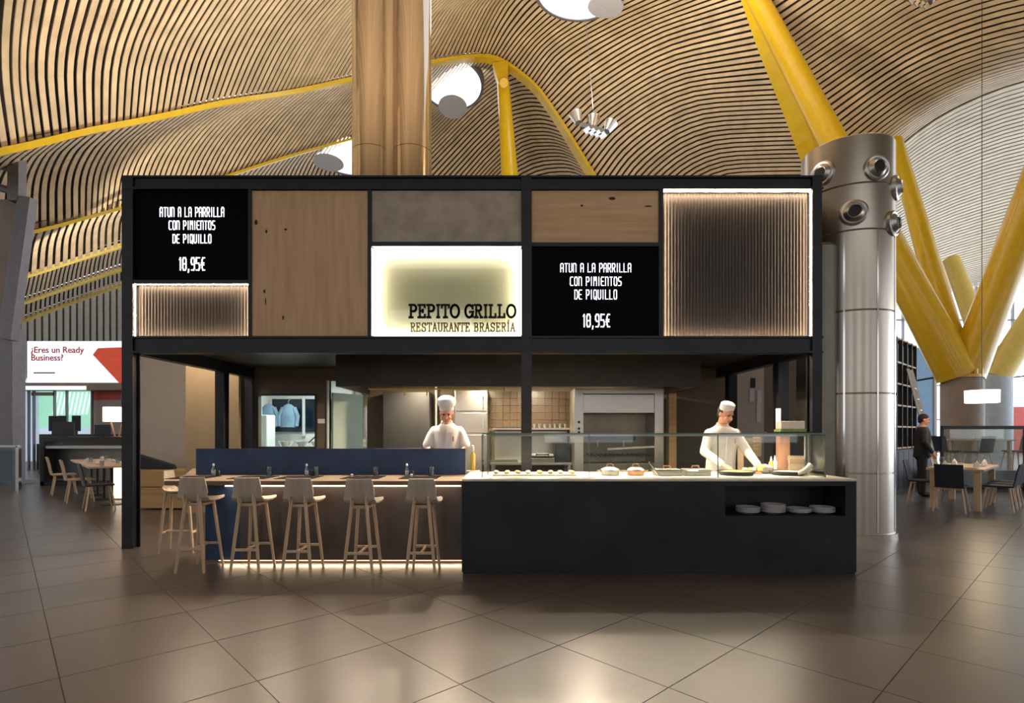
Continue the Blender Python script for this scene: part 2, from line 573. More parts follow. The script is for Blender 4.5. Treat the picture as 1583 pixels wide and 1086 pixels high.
near_ctrl = [
    [(-45, 246, 11.5), (-85, 120, 10.9), (-95, 0, 10.0), (-60, -180, 8.4)],
    [(22, 228, 12.2), (8, 112, 11.5), (13, 0, 10.5), (45, -180, 8.8)],
    [(69, 216, 12.9), (57, 106, 12.1), (71, 0, 11.1), (112, -180, 9.3)],
    [(177, 195, 14.3), (183, 95, 13.4), (216, 0, 12.4), (290, -170, 10.4)],
    [(251, 180, 15.5), (269, 88, 14.6), (318, 0, 13.4), (425, -165, 11.2)],
    [(343, 160, 17.2), (375, 80, 16.1), (425, 0, 14.9), (560, -160, 12.4)],
    [(435, 146, 19.2), (475, 72, 17.9), (531, 0, 16.5), (680, -150, 13.8)],
    [(510, 131, 21.0), (550, 64, 19.7), (598, 0, 18.4), (770, -150, 15.2)],
    [(620, 106, 23.6), (655, 52, 22.2), (695, 0, 20.8), (870, -140, 17.0)],
    [(738, 87, 26.0), (760, 36, 24.5), (800, -18, 22.6), (960, -130, 18.0)],
    [(776, 97, 26.5), (812, 50, 25.0), (872, -2, 23.0), (1030, -95, 18.2)],
    [(823, 133, 26.8), (866, 80, 25.3), (955, 28, 23.2), (1120, -45, 18.3)],
    [(850, 168, 27.0), (905, 117, 25.4), (1008, 55, 23.0), (1160, 5, 18.4)],
    [(880, 215, 27.2), (933, 163, 25.6), (1032, 103, 23.1), (1183, 70, 18.6)],
    [(910, 264, 27.5), (960, 205, 25.8), (1056, 148, 23.2), (1206, 132, 18.8)],
    [(945, 322, 27.8), (992, 255, 26.0), (1078, 199, 23.4), (1224, 187, 19.1)],
    [(985, 380, 28.1), (1028, 300, 26.3), (1100, 248, 23.7), (1240, 238, 19.4)],
    [(1030, 440, 28.4), (1064, 350, 26.6), (1122, 296, 24.0), (1258, 290, 19.7)],
]
vault('ceiling', 'bamboo slat vault of the roof above the kiosk, spanning from left edge to the yellow strut',
      near_ctrl, 150, 0.63, M['bamboo'], M['deck'], nseg=15)

mid_ctrl = [
    [(-40, 248, 11.6), (-75, 275, 13.6), (-88, 320, 15.6), (-80, 385, 17.0)],
    [(60, 226, 12.6), (28, 252, 14.6), (10, 296, 16.2), (8, 366, 17.5)],
    [(115, 214, 13.4), (85, 242, 15.6), (70, 285, 17.2), (69, 350, 18.3)],
    [(185, 199, 14.4), (150, 232, 16.6), (131, 275, 18.1), (129, 335, 19.2)],
    [(301, 174, 16.5), (255, 209, 18.6), (224, 255, 20.0), (208, 316, 21.0)],
    [(425, 150, 19.0), (382, 184, 21.0), (345, 230, 22.4), (318, 284, 23.0)],
    [(531, 129, 21.5), (488, 168, 23.2), (456, 210, 24.4), (428, 248, 24.8)],
    [(590, 115, 23.0), (560, 150, 24.8), (530, 190, 26.0), (505, 226, 26.4)],
    [(680, 101, 25.0), (655, 130, 27.0), (625, 165, 28.4), (590, 205, 29.0)],
    [(745, 90, 26.1), (722, 118, 28.8), (690, 152, 30.6), (625, 212, 31.8)],
    [(785, 104, 26.6), (762, 122, 29.6), (722, 158, 32.2), (630, 250, 34.2)],
    [(823, 135, 26.9), (792, 140, 30.2), (742, 172, 33.0), (632, 285, 35.6)],
    [(850, 170, 27.1), (815, 168, 30.6), (760, 196, 33.6), (640, 325, 36.6)],
    [(880, 217, 27.3), (840, 206, 31.0), (780, 226, 34.0), (660, 360, 37.4)],
    [(912, 266, 27.6), (868, 248, 31.4), (805, 262, 34.4), (725, 330, 36.8)],
    [(950, 324, 27.9), (900, 302, 31.8), (835, 312, 34.8), (760, 372, 37.2)],
]
vault('ceiling', 'bamboo slat vault behind the first long yellow roof beam',
      mid_ctrl, 130, 0.62, M['bamboo'], M['deck'], nseg=13)

# receding vaults on the far left and behind beam two
bandA = [
    [(-60, 388, 17.0), (-64, 420, 19.6), (-60, 456, 21.8)],
    [(42, 360, 17.6), (33, 390, 20.2), (30, 430, 22.5)],
    [(110, 342, 18.9), (100, 372, 21.4), (98, 408, 23.4)],
    [(186, 321, 20.2), (174, 345, 22.6), (172, 384, 24.6)],
    [(318, 282, 23.0), (300, 310, 25.2), (292, 345, 27.0)],
    [(430, 246, 24.8), (408, 276, 27.2), (395, 312, 29.0)],
    [(510, 223, 26.4), (495, 246, 29.0), (478, 284, 31.0)],
    [(560, 208, 27.6), (552, 236, 30.6), (540, 280, 33.0)],
    [(640, 196, 31.4), (640, 232, 34.0), (640, 285, 36.0)],
]
vault('ceiling', 'bamboo slat vault behind the second yellow roof beam on the left', bandA, 80, 0.60, M['bamboo'], M['deck'], nseg=9)
bandB = [
    [(-60, 456, 22.0), (-60, 476, 24.8), (-60, 493, 27.0)],
    [(28, 430, 22.6), (24, 452, 25.4), (19, 472, 27.6)],
    [(110, 404, 24.2), (105, 424, 27.0), (102, 444, 29.2)],
    [(190, 379, 25.4), (186, 396, 28.2), (184, 415, 30.4)],
    [(292, 345, 27.2), (284, 364, 30.0), (280, 386, 32.0)],
]
vault('ceiling', 'bamboo slat vault fourth from the top at the left edge', bandB, 50, 0.6, M['bamboo'], M['deck'], nseg=6)
bandC = [
    [(-60, 494, 27.2), (-60, 506, 29.8), (-60, 518, 31.9)],
    [(19, 473, 27.8), (18, 487, 30.4), (18, 500, 32.4)],
    [(105, 444, 29.6), (104, 457, 32.0), (104, 469, 34.0)],
    [(190, 415, 30.8), (190, 427, 33.4), (190, 439, 35.2)],
    [(290, 385, 32.4), (290, 398, 35.0), (290, 411, 37.0)],
]
vault('ceiling', 'narrow bamboo slat vault fifth from the top at the left edge', bandC, 50, 0.6, M['bamboo'], M['deck'], nseg=5)
bandD = [
    [(-60, 519, 32.2), (-60, 560, 42.0), (-60, 600, 60.0)],
    [(20, 500, 32.6), (20, 545, 42.0), (20, 590, 60.0)],
    [(105, 469, 34.2), (105, 520, 44.0), (105, 580, 60.0)],
    [(190, 439, 35.5), (190, 500, 45.0), (190, 570, 60.0)],
    [(290, 411, 37.2), (290, 480, 46.0), (290, 560, 60.0)],
]
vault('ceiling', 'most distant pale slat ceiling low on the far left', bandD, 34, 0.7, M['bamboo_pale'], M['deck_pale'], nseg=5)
right_ctrl = [
    [(1120, -60, 17.0), (1210, -130, 14.6), (1330, -190, 12.0), (1600, -260, 9.2), (1760, -270, 8.4)],
    [(1165, 0, 17.4), (1262, -62, 15.0), (1370, -118, 12.6), (1600, -180, 9.8), (1760, -190, 9.0)],
    [(1200, 58, 17.8), (1283, 0, 15.8), (1380, -55, 13.6), (1600, -112, 10.6), (1760, -125, 9.8)],
    [(1235, 108, 18.2), (1345, 35, 16.2), (1430, -14, 14.4), (1610, -68, 11.6), (1760, -82, 10.8)],
    [(1270, 156, 18.6), (1382, 80, 16.8), (1481, 33, 15.0), (1610, -2, 12.6), (1760, -20, 11.8)],
    [(1300, 205, 19.0), (1385, 141, 17.4), (1484, 92, 15.7), (1610, 58, 13.6), (1760, 40, 12.8)],
    [(1322, 242, 19.4), (1402, 179, 17.9), (1492, 131, 16.4), (1610, 96, 14.6), (1760, 78, 13.8)],
    [(1345, 270, 20.0), (1412, 207, 18.9), (1494, 157, 17.6), (1610, 118, 16.2), (1760, 100, 15.4)],
]
vault('ceiling', 'bamboo slat vault at the upper right, beyond the big yellow strut', right_ctrl, 46, 0.66, M['bamboo'], M['deck'], nseg=15)
pale_ctrl = [
    [(1340, 275, 20.4), (1412, 210, 19.6), (1494, 160, 18.4), (1610, 120, 17.0), (1760, 102, 16.2)],
    [(1340, 300, 22.0), (1412, 243, 21.0), (1494, 198, 20.0), (1610, 160, 18.8), (1760, 142, 18.0)],
    [(1340, 350, 25.0), (1412, 302, 24.2), (1494, 262, 23.2), (1610, 228, 22.0), (1760, 212, 21.0)],
    [(1340, 410, 29.0), (1412, 368, 28.2), (1494, 334, 27.2), (1610, 304, 26.0), (1760, 290, 25.0)],
    [(1340, 470, 34.0), (1412, 436, 33.0), (1494, 408, 32.0), (1610, 384, 31.0), (1760, 372, 30.0)],
    [(1340, 500, 38.0), (1412, 470, 37.0), (1494, 446, 36.0), (1610, 424, 35.0), (1760, 414, 34.0)],
]
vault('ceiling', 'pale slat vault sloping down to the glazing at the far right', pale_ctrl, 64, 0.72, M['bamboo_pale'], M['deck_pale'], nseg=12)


def roof_beam(label, pts, wd, ht, m, n=24, off=0.0, wd1=None):
    P = catmull([at(*p) for p in pts], n)
    b = MB()
    rows = []
    for i, p in enumerate(P):
        t = (P[min(i + 1, n - 1)] - P[max(i - 1, 0)]).normalized()
        side = t.cross(Vector((0, 0, 1))).normalized()
        up = side.cross(t).normalized()
        q = p + up * off
        wd_ = wd if wd1 is None else wd + (wd1 - wd) * i / (n - 1)
        rows.append([q - side * wd_ / 2 - up * ht / 2, q + side * wd_ / 2 - up * ht / 2, q + side * wd_ / 2 + up * ht / 2,
                     q - side * wd_ / 2 + up * ht / 2, q - side * wd_ / 2 - up * ht / 2])
    b.grid(rows)
    n_ = n
    b.f.append((0, 1, 2, 3))
    b.f.append(tuple((n_ - 1) * 5 + k for k in range(4)))
    o = b.build('roof_beam', m)
    return tag(o, label, 'roof beam')


roof_beam('longest yellow roof beam arching from the left edge over to the small strut',
          [(-60, 250, 11.4), (22, 230, 12.1), (100, 211, 13.2), (177, 195, 14.2), (251, 180, 15.4), (343, 160, 17.1), (435, 146, 19.1),
           (510, 131, 20.9), (620, 107, 23.4), (700, 93, 25.0), (745, 90, 26.0), (778, 99, 26.3), (823, 133, 26.6), (850, 168, 26.8), (880, 215, 27.0),
           (912, 268, 27.3), (950, 325, 27.6)], 0.20, 0.14, M['yellow'], 40, wd1=0.62)
roof_beam('second yellow roof beam, below the longest one and behind the twin steel duct',
          [(-60, 388, 16.8), (42, 361, 17.4), (110, 343, 18.7), (186, 322, 20.0), (318, 283, 22.8), (430, 247, 24.6), (510, 224, 26.2), (600, 200, 28.6)],
          0.18, 0.10, M['yellow'], 24)
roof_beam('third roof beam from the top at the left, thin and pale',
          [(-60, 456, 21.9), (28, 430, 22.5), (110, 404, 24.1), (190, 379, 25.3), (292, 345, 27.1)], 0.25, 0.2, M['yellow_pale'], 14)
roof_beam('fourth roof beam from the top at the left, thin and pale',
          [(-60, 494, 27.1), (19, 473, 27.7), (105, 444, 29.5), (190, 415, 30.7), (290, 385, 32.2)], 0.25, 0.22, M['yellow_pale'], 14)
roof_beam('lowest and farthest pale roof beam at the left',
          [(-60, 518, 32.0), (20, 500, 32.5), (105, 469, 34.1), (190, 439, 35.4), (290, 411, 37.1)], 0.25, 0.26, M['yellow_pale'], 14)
roof_beam('flat olive yellow roof beam running up beside the big strut above the steel column',
          [(1110, -130, 17.7), (1148, -40, 18.0), (1180, 50, 18.2), (1212, 132, 18.6), (1246, 222, 19.0), (1275, 300, 19.5)], 0.62, 0.2, M['yellow'], 20)


# ------------------------------------------------------------------ skylights
def surf_at(label, x, y):
    lines, ups = SURF[label]
    best = None
    for ln, up in zip(lines, ups):
        for p, n_ in zip(ln, up):
            qx = CX + p.x / p.y * F
            qy = HY - (p.z - HC) / p.y * F
            d = (qx - x) ** 2 + (qy - y) ** 2
            if best is None or d < best[0]:
                best = (d, p, n_)
    D_ = best[1].y
    return at(x, y, D_), best[2]


def skylight(label, surf, c, r, dx, dr, nrm):
    t = thing('skylight', label, 'skylight')
    p, n_ = surf_at(surf, *c)
    n_ = Vector(nrm).normalized()
    mt = n_.to_track_quat('Z', 'Y').to_matrix().to_4x4()
    ctr = p - (p - Vector((0, 0, HC))).normalized() * 1.5
    MB().lathe([(r * 0.98, 0.0), (r * 0.98, 0.10), (0.0, 0.14)], ctr, 44, mt).build('dome', M['light_disc'], t, smooth='auto')
    MB().lathe([(r * 0.98, -0.05), (r * 1.07, -0.05), (r * 1.09, 0.35), (r * 0.98, 0.35), (r * 0.98, -0.05)], ctr, 44, mt).build('rim', M['grey_metal'], t, smooth='auto')
    dc = at(dx[0], dx[1], ctr.y - 0.9)
    MB().lathe([(dr, 0.0), (dr, 0.05)], dc, 36, mt).build('reflector_disc', M['disc'], t)
    MB().cyl(dc, dc + (ctr - dc) * 0.95, 0.015, n=6).build('rod', M['grey_metal'], t)
    return t


V1 = 'bamboo slat vault of the roof above the kiosk, spanning from left edge to the yellow strut'
V2 = 'bamboo slat vault behind the first long yellow roof beam'
V3 = 'bamboo slat vault behind the second yellow roof beam on the left'
skylight('round skylight at the top edge above the hanging spotlights', V1, (893, -10), 1.58, (936, 11), 0.66, (.08, -.12, 1))
skylight('round skylight beside the twin steel duct, under the yellow arch', V2, (699, 131), 1.52, (700, 166), 0.72, (0, .25, 1))
skylight('round skylight partly hidden left of the twin steel duct', V3, (540, 241), 1.75, (508, 252), 0.75, (0, .1, 1))


# ------------------------------------------------------------------ yellow struts and pillars
def strut_part(b, p0, p1, r0, r1, n=20, m=8):
    p0, p1 = Vector(p0), Vector(p1)
    pts = [p0.lerp(p1, i / m) for i in range(m + 1)]
    b.tube(pts, [r0 + (r1 - r0) * (i / m) for i in range(m + 1)], n)


pil = thing('tree_pillar', 'concrete pillar carrying large orange yellow V struts at the right', 'pillar', at(1487, fdep(0) if False else 743, 15.6) * 1)
pil.location = (px(1487, 15.6), 15.6, 0)


def loc(t, v):
    return Vector(v) - t.location


MB().lathe([(0.50, 0.0), (0.50, 2.78), (0.47, 2.92)], (0, 0, 0), 32).build('shaft', M['concrete_pil'], pil, smooth='auto')
MB().lathe([(0.52, 2.92), (0.52, 3.0)], (0, 0, 0), 32).build('base_ring', M['yellow_or'], pil, smooth='auto')
jb = loc(pil, at(1486, 574, 15.6))
for k in range(16):
    a = 2 * PI * k / 16
    MB().cyl((0.47 * math.cos(a), 0.47 * math.sin(a), 3.0), (0.47 * math.cos(a), 0.47 * math.sin(a), 3.14), 0.045, n=8).build('bolt', M['yellow_or'], pil)
b = MB(); strut_part(b, jb + Vector((-0.12, 0, -0.12)), loc(pil, at(1140, -60, 17.2)), 0.50, 0.27); b.build('strut', M['yellow_or'], pil, smooth='auto')
b = MB(); strut_part(b, jb + Vector((0.12, 0, -0.12)), loc(pil, at(1748, -110, 14.6)), 0.46, 0.36); b.build('strut', M['yellow_or'], pil, smooth='auto')
b = MB(); strut_part(b, jb + Vector((0.0, 0.25, 0.6)), loc(pil, at(1384, 218, 18.6)), 0.34, 0.22); b.build('strut', M['yellow'], pil, smooth='auto')
b = MB(); strut_part(b, jb + Vector((-0.05, 0.3, 0.9)), loc(pil, at(1380, 240, 20.5)), 0.14, 0.12); b.build('strut', M['yellow_pale'], pil, smooth='auto')

pil2 = thing('tree_pillar', 'pale grey pillar with a faded yellow strut behind the pendant lamp', 'pillar', (px(1540, 22.0), 22.0, 0))
MB().lathe([(0.52, 0.0), (0.52, 3.55), (0.45, 3.7)], (0, 0, 0), 28).build('shaft', M['grey_pil'], pil2, smooth='auto')
jb2 = loc(pil2, at(1540, 582, 22.0))
b = MB(); strut_part(b, jb2, loc(pil2, at(1700, 330, 20.5)), 0.50, 0.40); b.build('strut', M['yellow_pale'], pil2, smooth='auto')
b = MB(); strut_part(b, jb2, loc(pil2, at(1470, 400, 23.5)), 0.45, 0.3); b.build('strut', M['yellow_pale'], pil2, smooth='auto')

st = thing('roof_strut', 'slim yellow strut rising behind the kiosk to the arch of the roof beam', 'strut')
b = MB(); strut_part(b, at(790, 300, 26.0), at(778, 128, 26.2), 0.42, 0.30); b.build('tube', M['yellow'], st, smooth='auto')
b = MB(); b.beam(at(778, 134, 26.1), at(774, 103, 26.3), 0.42, 0.5, (0, 1, 0), 0.75, 0.6); b.build('bracket', M['yellow'], st)
MB().cyl(at(779, 128, 25.4), at(779, 128, 26.8), 0.2, n=16).build('pin', M['yellow_or'], st)


# ------------------------------------------------------------------ hanging spotlight clusters
def spot_cluster(label, c, D, s, cable_to, power):
    ctr = at(c[0], c[1], D)
    t = thing('spotlight_cluster', label, 'spotlight', ctr)
    MB().beam((-0.35 * s, 0, 0.05 * s), (0.35 * s, 0, -0.15 * s), 0.10 * s, 0.14 * s).build('bar', M['stainless_dk'], t)
    for k in range(3):
        x = (-0.42 + 0.42 * k) * s
        z = (0.12 - 0.13 * k) * s
        d = Vector((-0.25 + 0.35 * k, 0.15, 0.9)).normalized()
        p0 = Vector((x, 0, z))
        h = MB().cyl(p0, p0 + d * 0.32 * s, 0.10 * s, 0.20 * s, 14).build('lamp_head', M['chrome'], t, smooth='auto')
        MB().cyl(p0 + d * 0.322 * s, p0 + d * 0.33 * s, 0.17 * s, n=14).build('lens', M['downlight'], h)
    for k in range(4):
        p = Vector((-0.24 * s + 0.15 * k * s, -0.06 * s, -0.18 * s - 0.05 * s * k))
        MB().beam(p, p + Vector((0.16 * s, 0, 0.10 * s)), 0.03 * s, 0.16 * s).build('fin', M['chrome'], t)
    MB().cyl((0.05 * s, 0, 0.1 * s), at(cable_to[0], cable_to[1], D) - ctr, 0.007, n=5).build('cable', M['grey_metal'], t)
    lp = bpy.data.lights.new('spotlight_glow', 'SPOT')
    lp.energy = power
    lp.color = (1.0, 0.86, 0.66)
    lp.spot_size = R(150)
    lp.spot_blend = 0.8
    lp.shadow_soft_size = 0.4
    lo = bpy.data.objects.new('spotlight_glow', lp)
    lo.rotation_euler = (PI, 0, 0)
    lo.location = (0, 0, 0.55 * s)
    COL.objects.link(lo)
    lo.parent = t
    return t


spot_cluster('cluster of silver spotlights hanging on a cable above the kiosk', (916, 196), 17.0, 1.05, (904, 8), 1500)
spot_cluster('silver spotlight cluster cut by the top edge at the right', (1416, -2), 11.0, 0.62, (1410, -120), 700)

# ================================================================== STEEL DUCT TOWERS
def duct_tower(label, cx, cy, r, ztop, rings, twin=None, rz=0.0):
    t = thing('air_duct_column', label, 'column', (cx, cy, 0), rz)
    zs = [0.0] + rings + [ztop]
    offs = [(0, 0)] if not twin else [(-twin, 0), (twin, 0)]
    for ox, oy in offs:
        for z0, z1 in zip(zs, zs[1:]):
            MB().lathe([(r - 0.012, z0), (r, z0 + 0.012), (r, z1 - 0.012), (r - 0.012, z1)], (ox, oy, 0), 64).build('steel_sheet', M['column_steel'], t, smooth='auto')
    return t


towR = duct_tower('tall round stainless duct column with air nozzles at the right end of the kiosk', 4.66, 7.62, 0.565, 5.26,
                  [0.07, 0.86, 1.90, 2.98, 4.02, 4.62])
MB().box(-0.60, -0.40, -0.45, 0.25, 0, 3.9).build('side_duct', M['stainless_dk'], towR, bevel=0.05)
MB().lathe([(0.59, 0.0), (0.59, 0.06)], (0, 0, 0), 48).build('base_ring', M['column_steel'], towR, smooth='auto')
for sx in (0.0, 0.62, -0.7):
    d = Vector((math.sin(sx + 0.1), -math.cos(sx + 0.1), 0))
    MB().beam(d * 0.565 + Vector((0, 0, 0.1)), d * 0.565 + Vector((0, 0, 4.0)), 0.02, 0.012, d).build('seam', M['chrome'], towR)
camd = Vector((-4.66, -7.62, 0)).normalized()
a0 = math.atan2(camd.y, camd.x)
for ang, z in ((-0.52, 4.86), (0.62, 4.80), (1.38, 4.62), (0.14, 4.24), (1.16, 4.12)):
    d = Vector((math.cos(a0 + ang), math.sin(a0 + ang), 0))
    mt = d.to_track_quat('Z', 'Y').to_matrix().to_4x4()
    c = d * 0.535 + Vector((0, 0, z))
    nz = MB().lathe([(0.165, 0.0), (0.165, 0.05), (0.145, 0.062), (0.125, 0.055), (0.10, 0.08), (0.085, 0.10), (0.072, 0.09), (0.07, 0.06)], c, 32, mt).build('air_nozzle', M['stainless'], towR, smooth='auto')
    MB().lathe([(0.0, 0.06), (0.071, 0.06), (0.071, 0.082), (0.0, 0.084)], c, 20, mt).build('opening', M['black'], nz)

TD = 12.2
towC = thing('air_duct_column', 'twin stainless duct column rising behind the kiosk roof', 'column', (px(606, TD), TD, 0))
wdt = 122 / F * TD
rr = wdt * 0.245
for s in (-1, 1):
    for z0, z1 in ((0, 4.2), (4.2, 7.6), (7.6, 13.5)):
        MB().lathe([(rr, z0), (rr, z1 - 0.01)], (s * (wdt / 2 - rr), 0, 0), 56).build('steel_tube', M['mirror_steel'], towC, smooth='auto')
MB().lathe([(0.17, 0.0), (0.17, 13.5)], (-0.02, -0.14, 0), 32).build('steel_tube', M['mirror_steel'], towC, smooth='auto')

# ================================================================== KIOSK
KD = 6.544


def fx(x):
    return px(x, KD)


def fz(y):
    return pz(y, KD)


ZT, ZB1, ZB0 = fz(271), fz(519), fz(545)
XL, XR = fx(188), fx(1271)
KB = 9.75                                         # back of the kiosk
kiosk = thing('kiosk_frame', 'black steel frame and cladding of the grill restaurant kiosk', 'kiosk')


def i_beam_x(x0, x1, z0, z1, y, name='beam'):
    b = MB()
    f = 0.022
    b.box(x0, x1, y, y + 0.16, z0, z0 + f).box(x0, x1, y, y + 0.16, z1 - f, z1).box(x0, x1, y + 0.03, y + 0.06, z0 + f, z1 - f)
    return b.build(name, M['steel_black'], kiosk)


def post(x0, x1, y0, y1, z0, z1):
    b = MB()
    f = 0.018
    b.box(x0, x1, y0, y0 + f, z0, z1).box(x0, x1, y1 - f, y1, z0, z1)
    xm = (x0 + x1) / 2
    b.box(xm - 0.035, xm + 0.035, y0 + f, y1 - f, z0, z1)
    return b.build('post', M['steel_black'], kiosk)


PY0, PY1 = KD, KD + 0.14
post(XL, fx(205), PY0, PY1, 0.0, ZT)
post(fx(1256), XR, PY0, PY1, 0.0, ZT)
post(fx(806), fx(822), PY0, PY1, 0.0, ZT)
for X, ys in ((fx(197), (8.60, 9.55)), (fx(1264), (7.36, 9.05))):
    for y in ys:
        post(X - 0.07, X + 0.07, y, y + 0.16, 0.0, ZB1)
i_beam_x(fx(205) - 0.13, fx(1256) + 0.13, fz(292), ZT, KD - 0.004)
i_beam_x(fx(205) - 0.13, fx(1256) + 0.13, ZB0, fz(519), KD - 0.004)
for X in (fx(197), fx(1264)):
    MB().box(X - 0.06, X + 0.06, PY1, KB, ZB0, ZB1).build('side_beam', M['steel_black'], kiosk)
    MB().box(X - 0.03, X + 0.03, PY1, KB, ZB1, ZT - 0.02).build('side_cladding', M['dark'], kiosk)
for x0, x1, y0, y1 in ((383, 388, 292, 519), (568, 574, 292, 519), (1019, 1026, 292, 519), (205, 383, 432, 438), (574, 806, 373, 380), (822, 1019, 374, 380)):
    MB().box(fx(x0), fx(x1), KD + 0.008, KD + 0.13, fz(y1), fz(y0)).build('mullion', M['steel_black'], kiosk)
MB().box(XL + 0.1, XR - 0.1, KD + 0.17, KB, ZT - 0.08, ZT - 0.02).build('roof_panel', M['dark'], kiosk)
MB().box(XL + 0.1, XR - 0.1, KD + 0.16, KB, ZB1 - 0.03, ZB1 + 0.03).build('soffit', M['dark'], kiosk)
MB().box(XL + 0.1, XR - 0.1, KD + 0.20, KD + 0.23, ZB1 + 0.03, ZT - 0.08).build('back_board', M['dark'], kiosk)


def panel(name, x0, x1, y0, y1, m, dy=0.03, th=0.04, parent=kiosk):
    return MB().box(fx(x0), fx(x1), KD + dy, KD + dy + th, fz(y1), fz(y0)).build(name, m, parent)


op = panel('oak_panel', 388, 568, 293, 519, M['oak_v'])
for x, y, a, c in ((394, 342, 0.022, 0.035), (410, 356, 0.015, 0.025), (440, 353, 0.02, 0.015), (407, 449, 0.015, 0.025), (409, 465, 0.008, 0.05), (436, 490, 0.013, 0.03)):
    MB().ellip((fx(x), KD + 0.0305, fz(y)), a, 0.002, c, 10, 6).build('knot', M['knot'], op)
op2 = panel('oak_panel', 822, 1019, 293, 374, M['oak_h'])
for x, y, a, c in ((947, 305, 0.045, 0.02), (900, 316, 0.02, 0.014), (1003, 317, 0.05, 0.01)):
    MB().ellip((fx(x), KD + 0.0305, fz(y)), a, 0.002, c, 10, 6).build('knot', M['knot'], op2)
panel('concrete_panel', 574, 806, 293, 373, M['concrete'])


# ------------------------------------------------------------------ stroke lettering
def arc(cx, cy, rx, ry, a0, a1, n=10):
    return [(cx + rx * math.cos(R(a0 + (a1 - a0) * i / n)), cy + ry * math.sin(R(a0 + (a1 - a0) * i / n))) for i in range(n + 1)]


def octa(c=0.22):
    return [(c, 0), (0, c * .7), (0, 1 - c * .7), (c, 1), (1 - c, 1), (1, 1 - c * .7), (1, c * .7), (1 - c, 0), (c, 0)]


LED = {
    'A': [[(0, 0), (0, .85), (.25, 1), (.75, 1), (1, .85), (1, 0)], [(.15, .45), (.85, .45)]],
    'T': [[(0, 1), (1, 1)], [(.5, .9), (.5, 0)]],
    'U': [[(0, 1), (0, .15), (.25, 0), (.75, 0), (1, .15), (1, 1)]],
    'N': [[(0, 0), (0, 1)], [(.12, 1), (.75, 1), (1, .85), (1, 0)]],
    'L': [[(0, 1), (0, 0), (.95, 0)]],
    'P': [[(0, 0), (0, 1), (.75, 1), (1, .85), (1, .6), (.75, .45), (.15, .45)]],
    'R': [[(0, 0), (0, 1), (.75, 1), (1, .85), (1, .6), (.75, .45), (.15, .45)], [(.55, .4), (1, 0)]],
    'I': [[(.5, 1), (.5, .55)], [(.5, .45), (.5, 0)]],
    'C': [[(1, 1), (.25, 1), (0, .85), (0, .15), (.25, 0), (1, 0)]],
    'O': [octa()],
    'M': [[(0, 0), (0, 1)], [(.12, 1), (.4, .9), (.5, .6)], [(.6, .9), (.88, 1), (1, .85), (1, 0)]],
    'E': [[(1, 1), (.2, 1), (0, .85), (0, .15), (.2, 0), (1, 0)], [(.12, .5), (.8, .5)]],
    'S': [[(1, 1), (.25, 1), (0, .85), (0, .6), (.25, .5), (.75, .5), (1, .38), (1, .15), (.75, 0), (0, 0)]],
    'D': [[(0, 0), (0, 1), (.7, 1), (1, .8), (1, .2), (.7, 0), (.1, 0)]],
    'Q': [octa(), [(.6, .25), (1.05, -.08)]],
    '1': [[(.75, 1), (.75, .55)], [(.75, .45), (.75, 0)], [(.4, .85), (.6, .95)]],
    '8': [octa(), [(.12, .5), (.88, .5)]],
    '9': [[(1, .45), (.25, .45), (0, .6), (0, .85), (.25, 1), (.75, 1), (1, .85), (1, .15), (.75, 0), (.1, 0)]],
    '5': [[(1, 1), (0, 1), (0, .55), (.75, .55), (1, .4), (1, .15), (.75, 0), (0, 0)]],
    ',': [[(.5, .05), (.25, -.18)]],
    '€': [[(1, 1), (.5, 1), (.2, .8), (.2, .2), (.5, 0), (1, 0)], [(0, .58), (.8, .58)], [(0, .42), (.75, .42)]],
}


def serif(x, y, s=.2):
    return [(x - s, y), (x + s, y)]


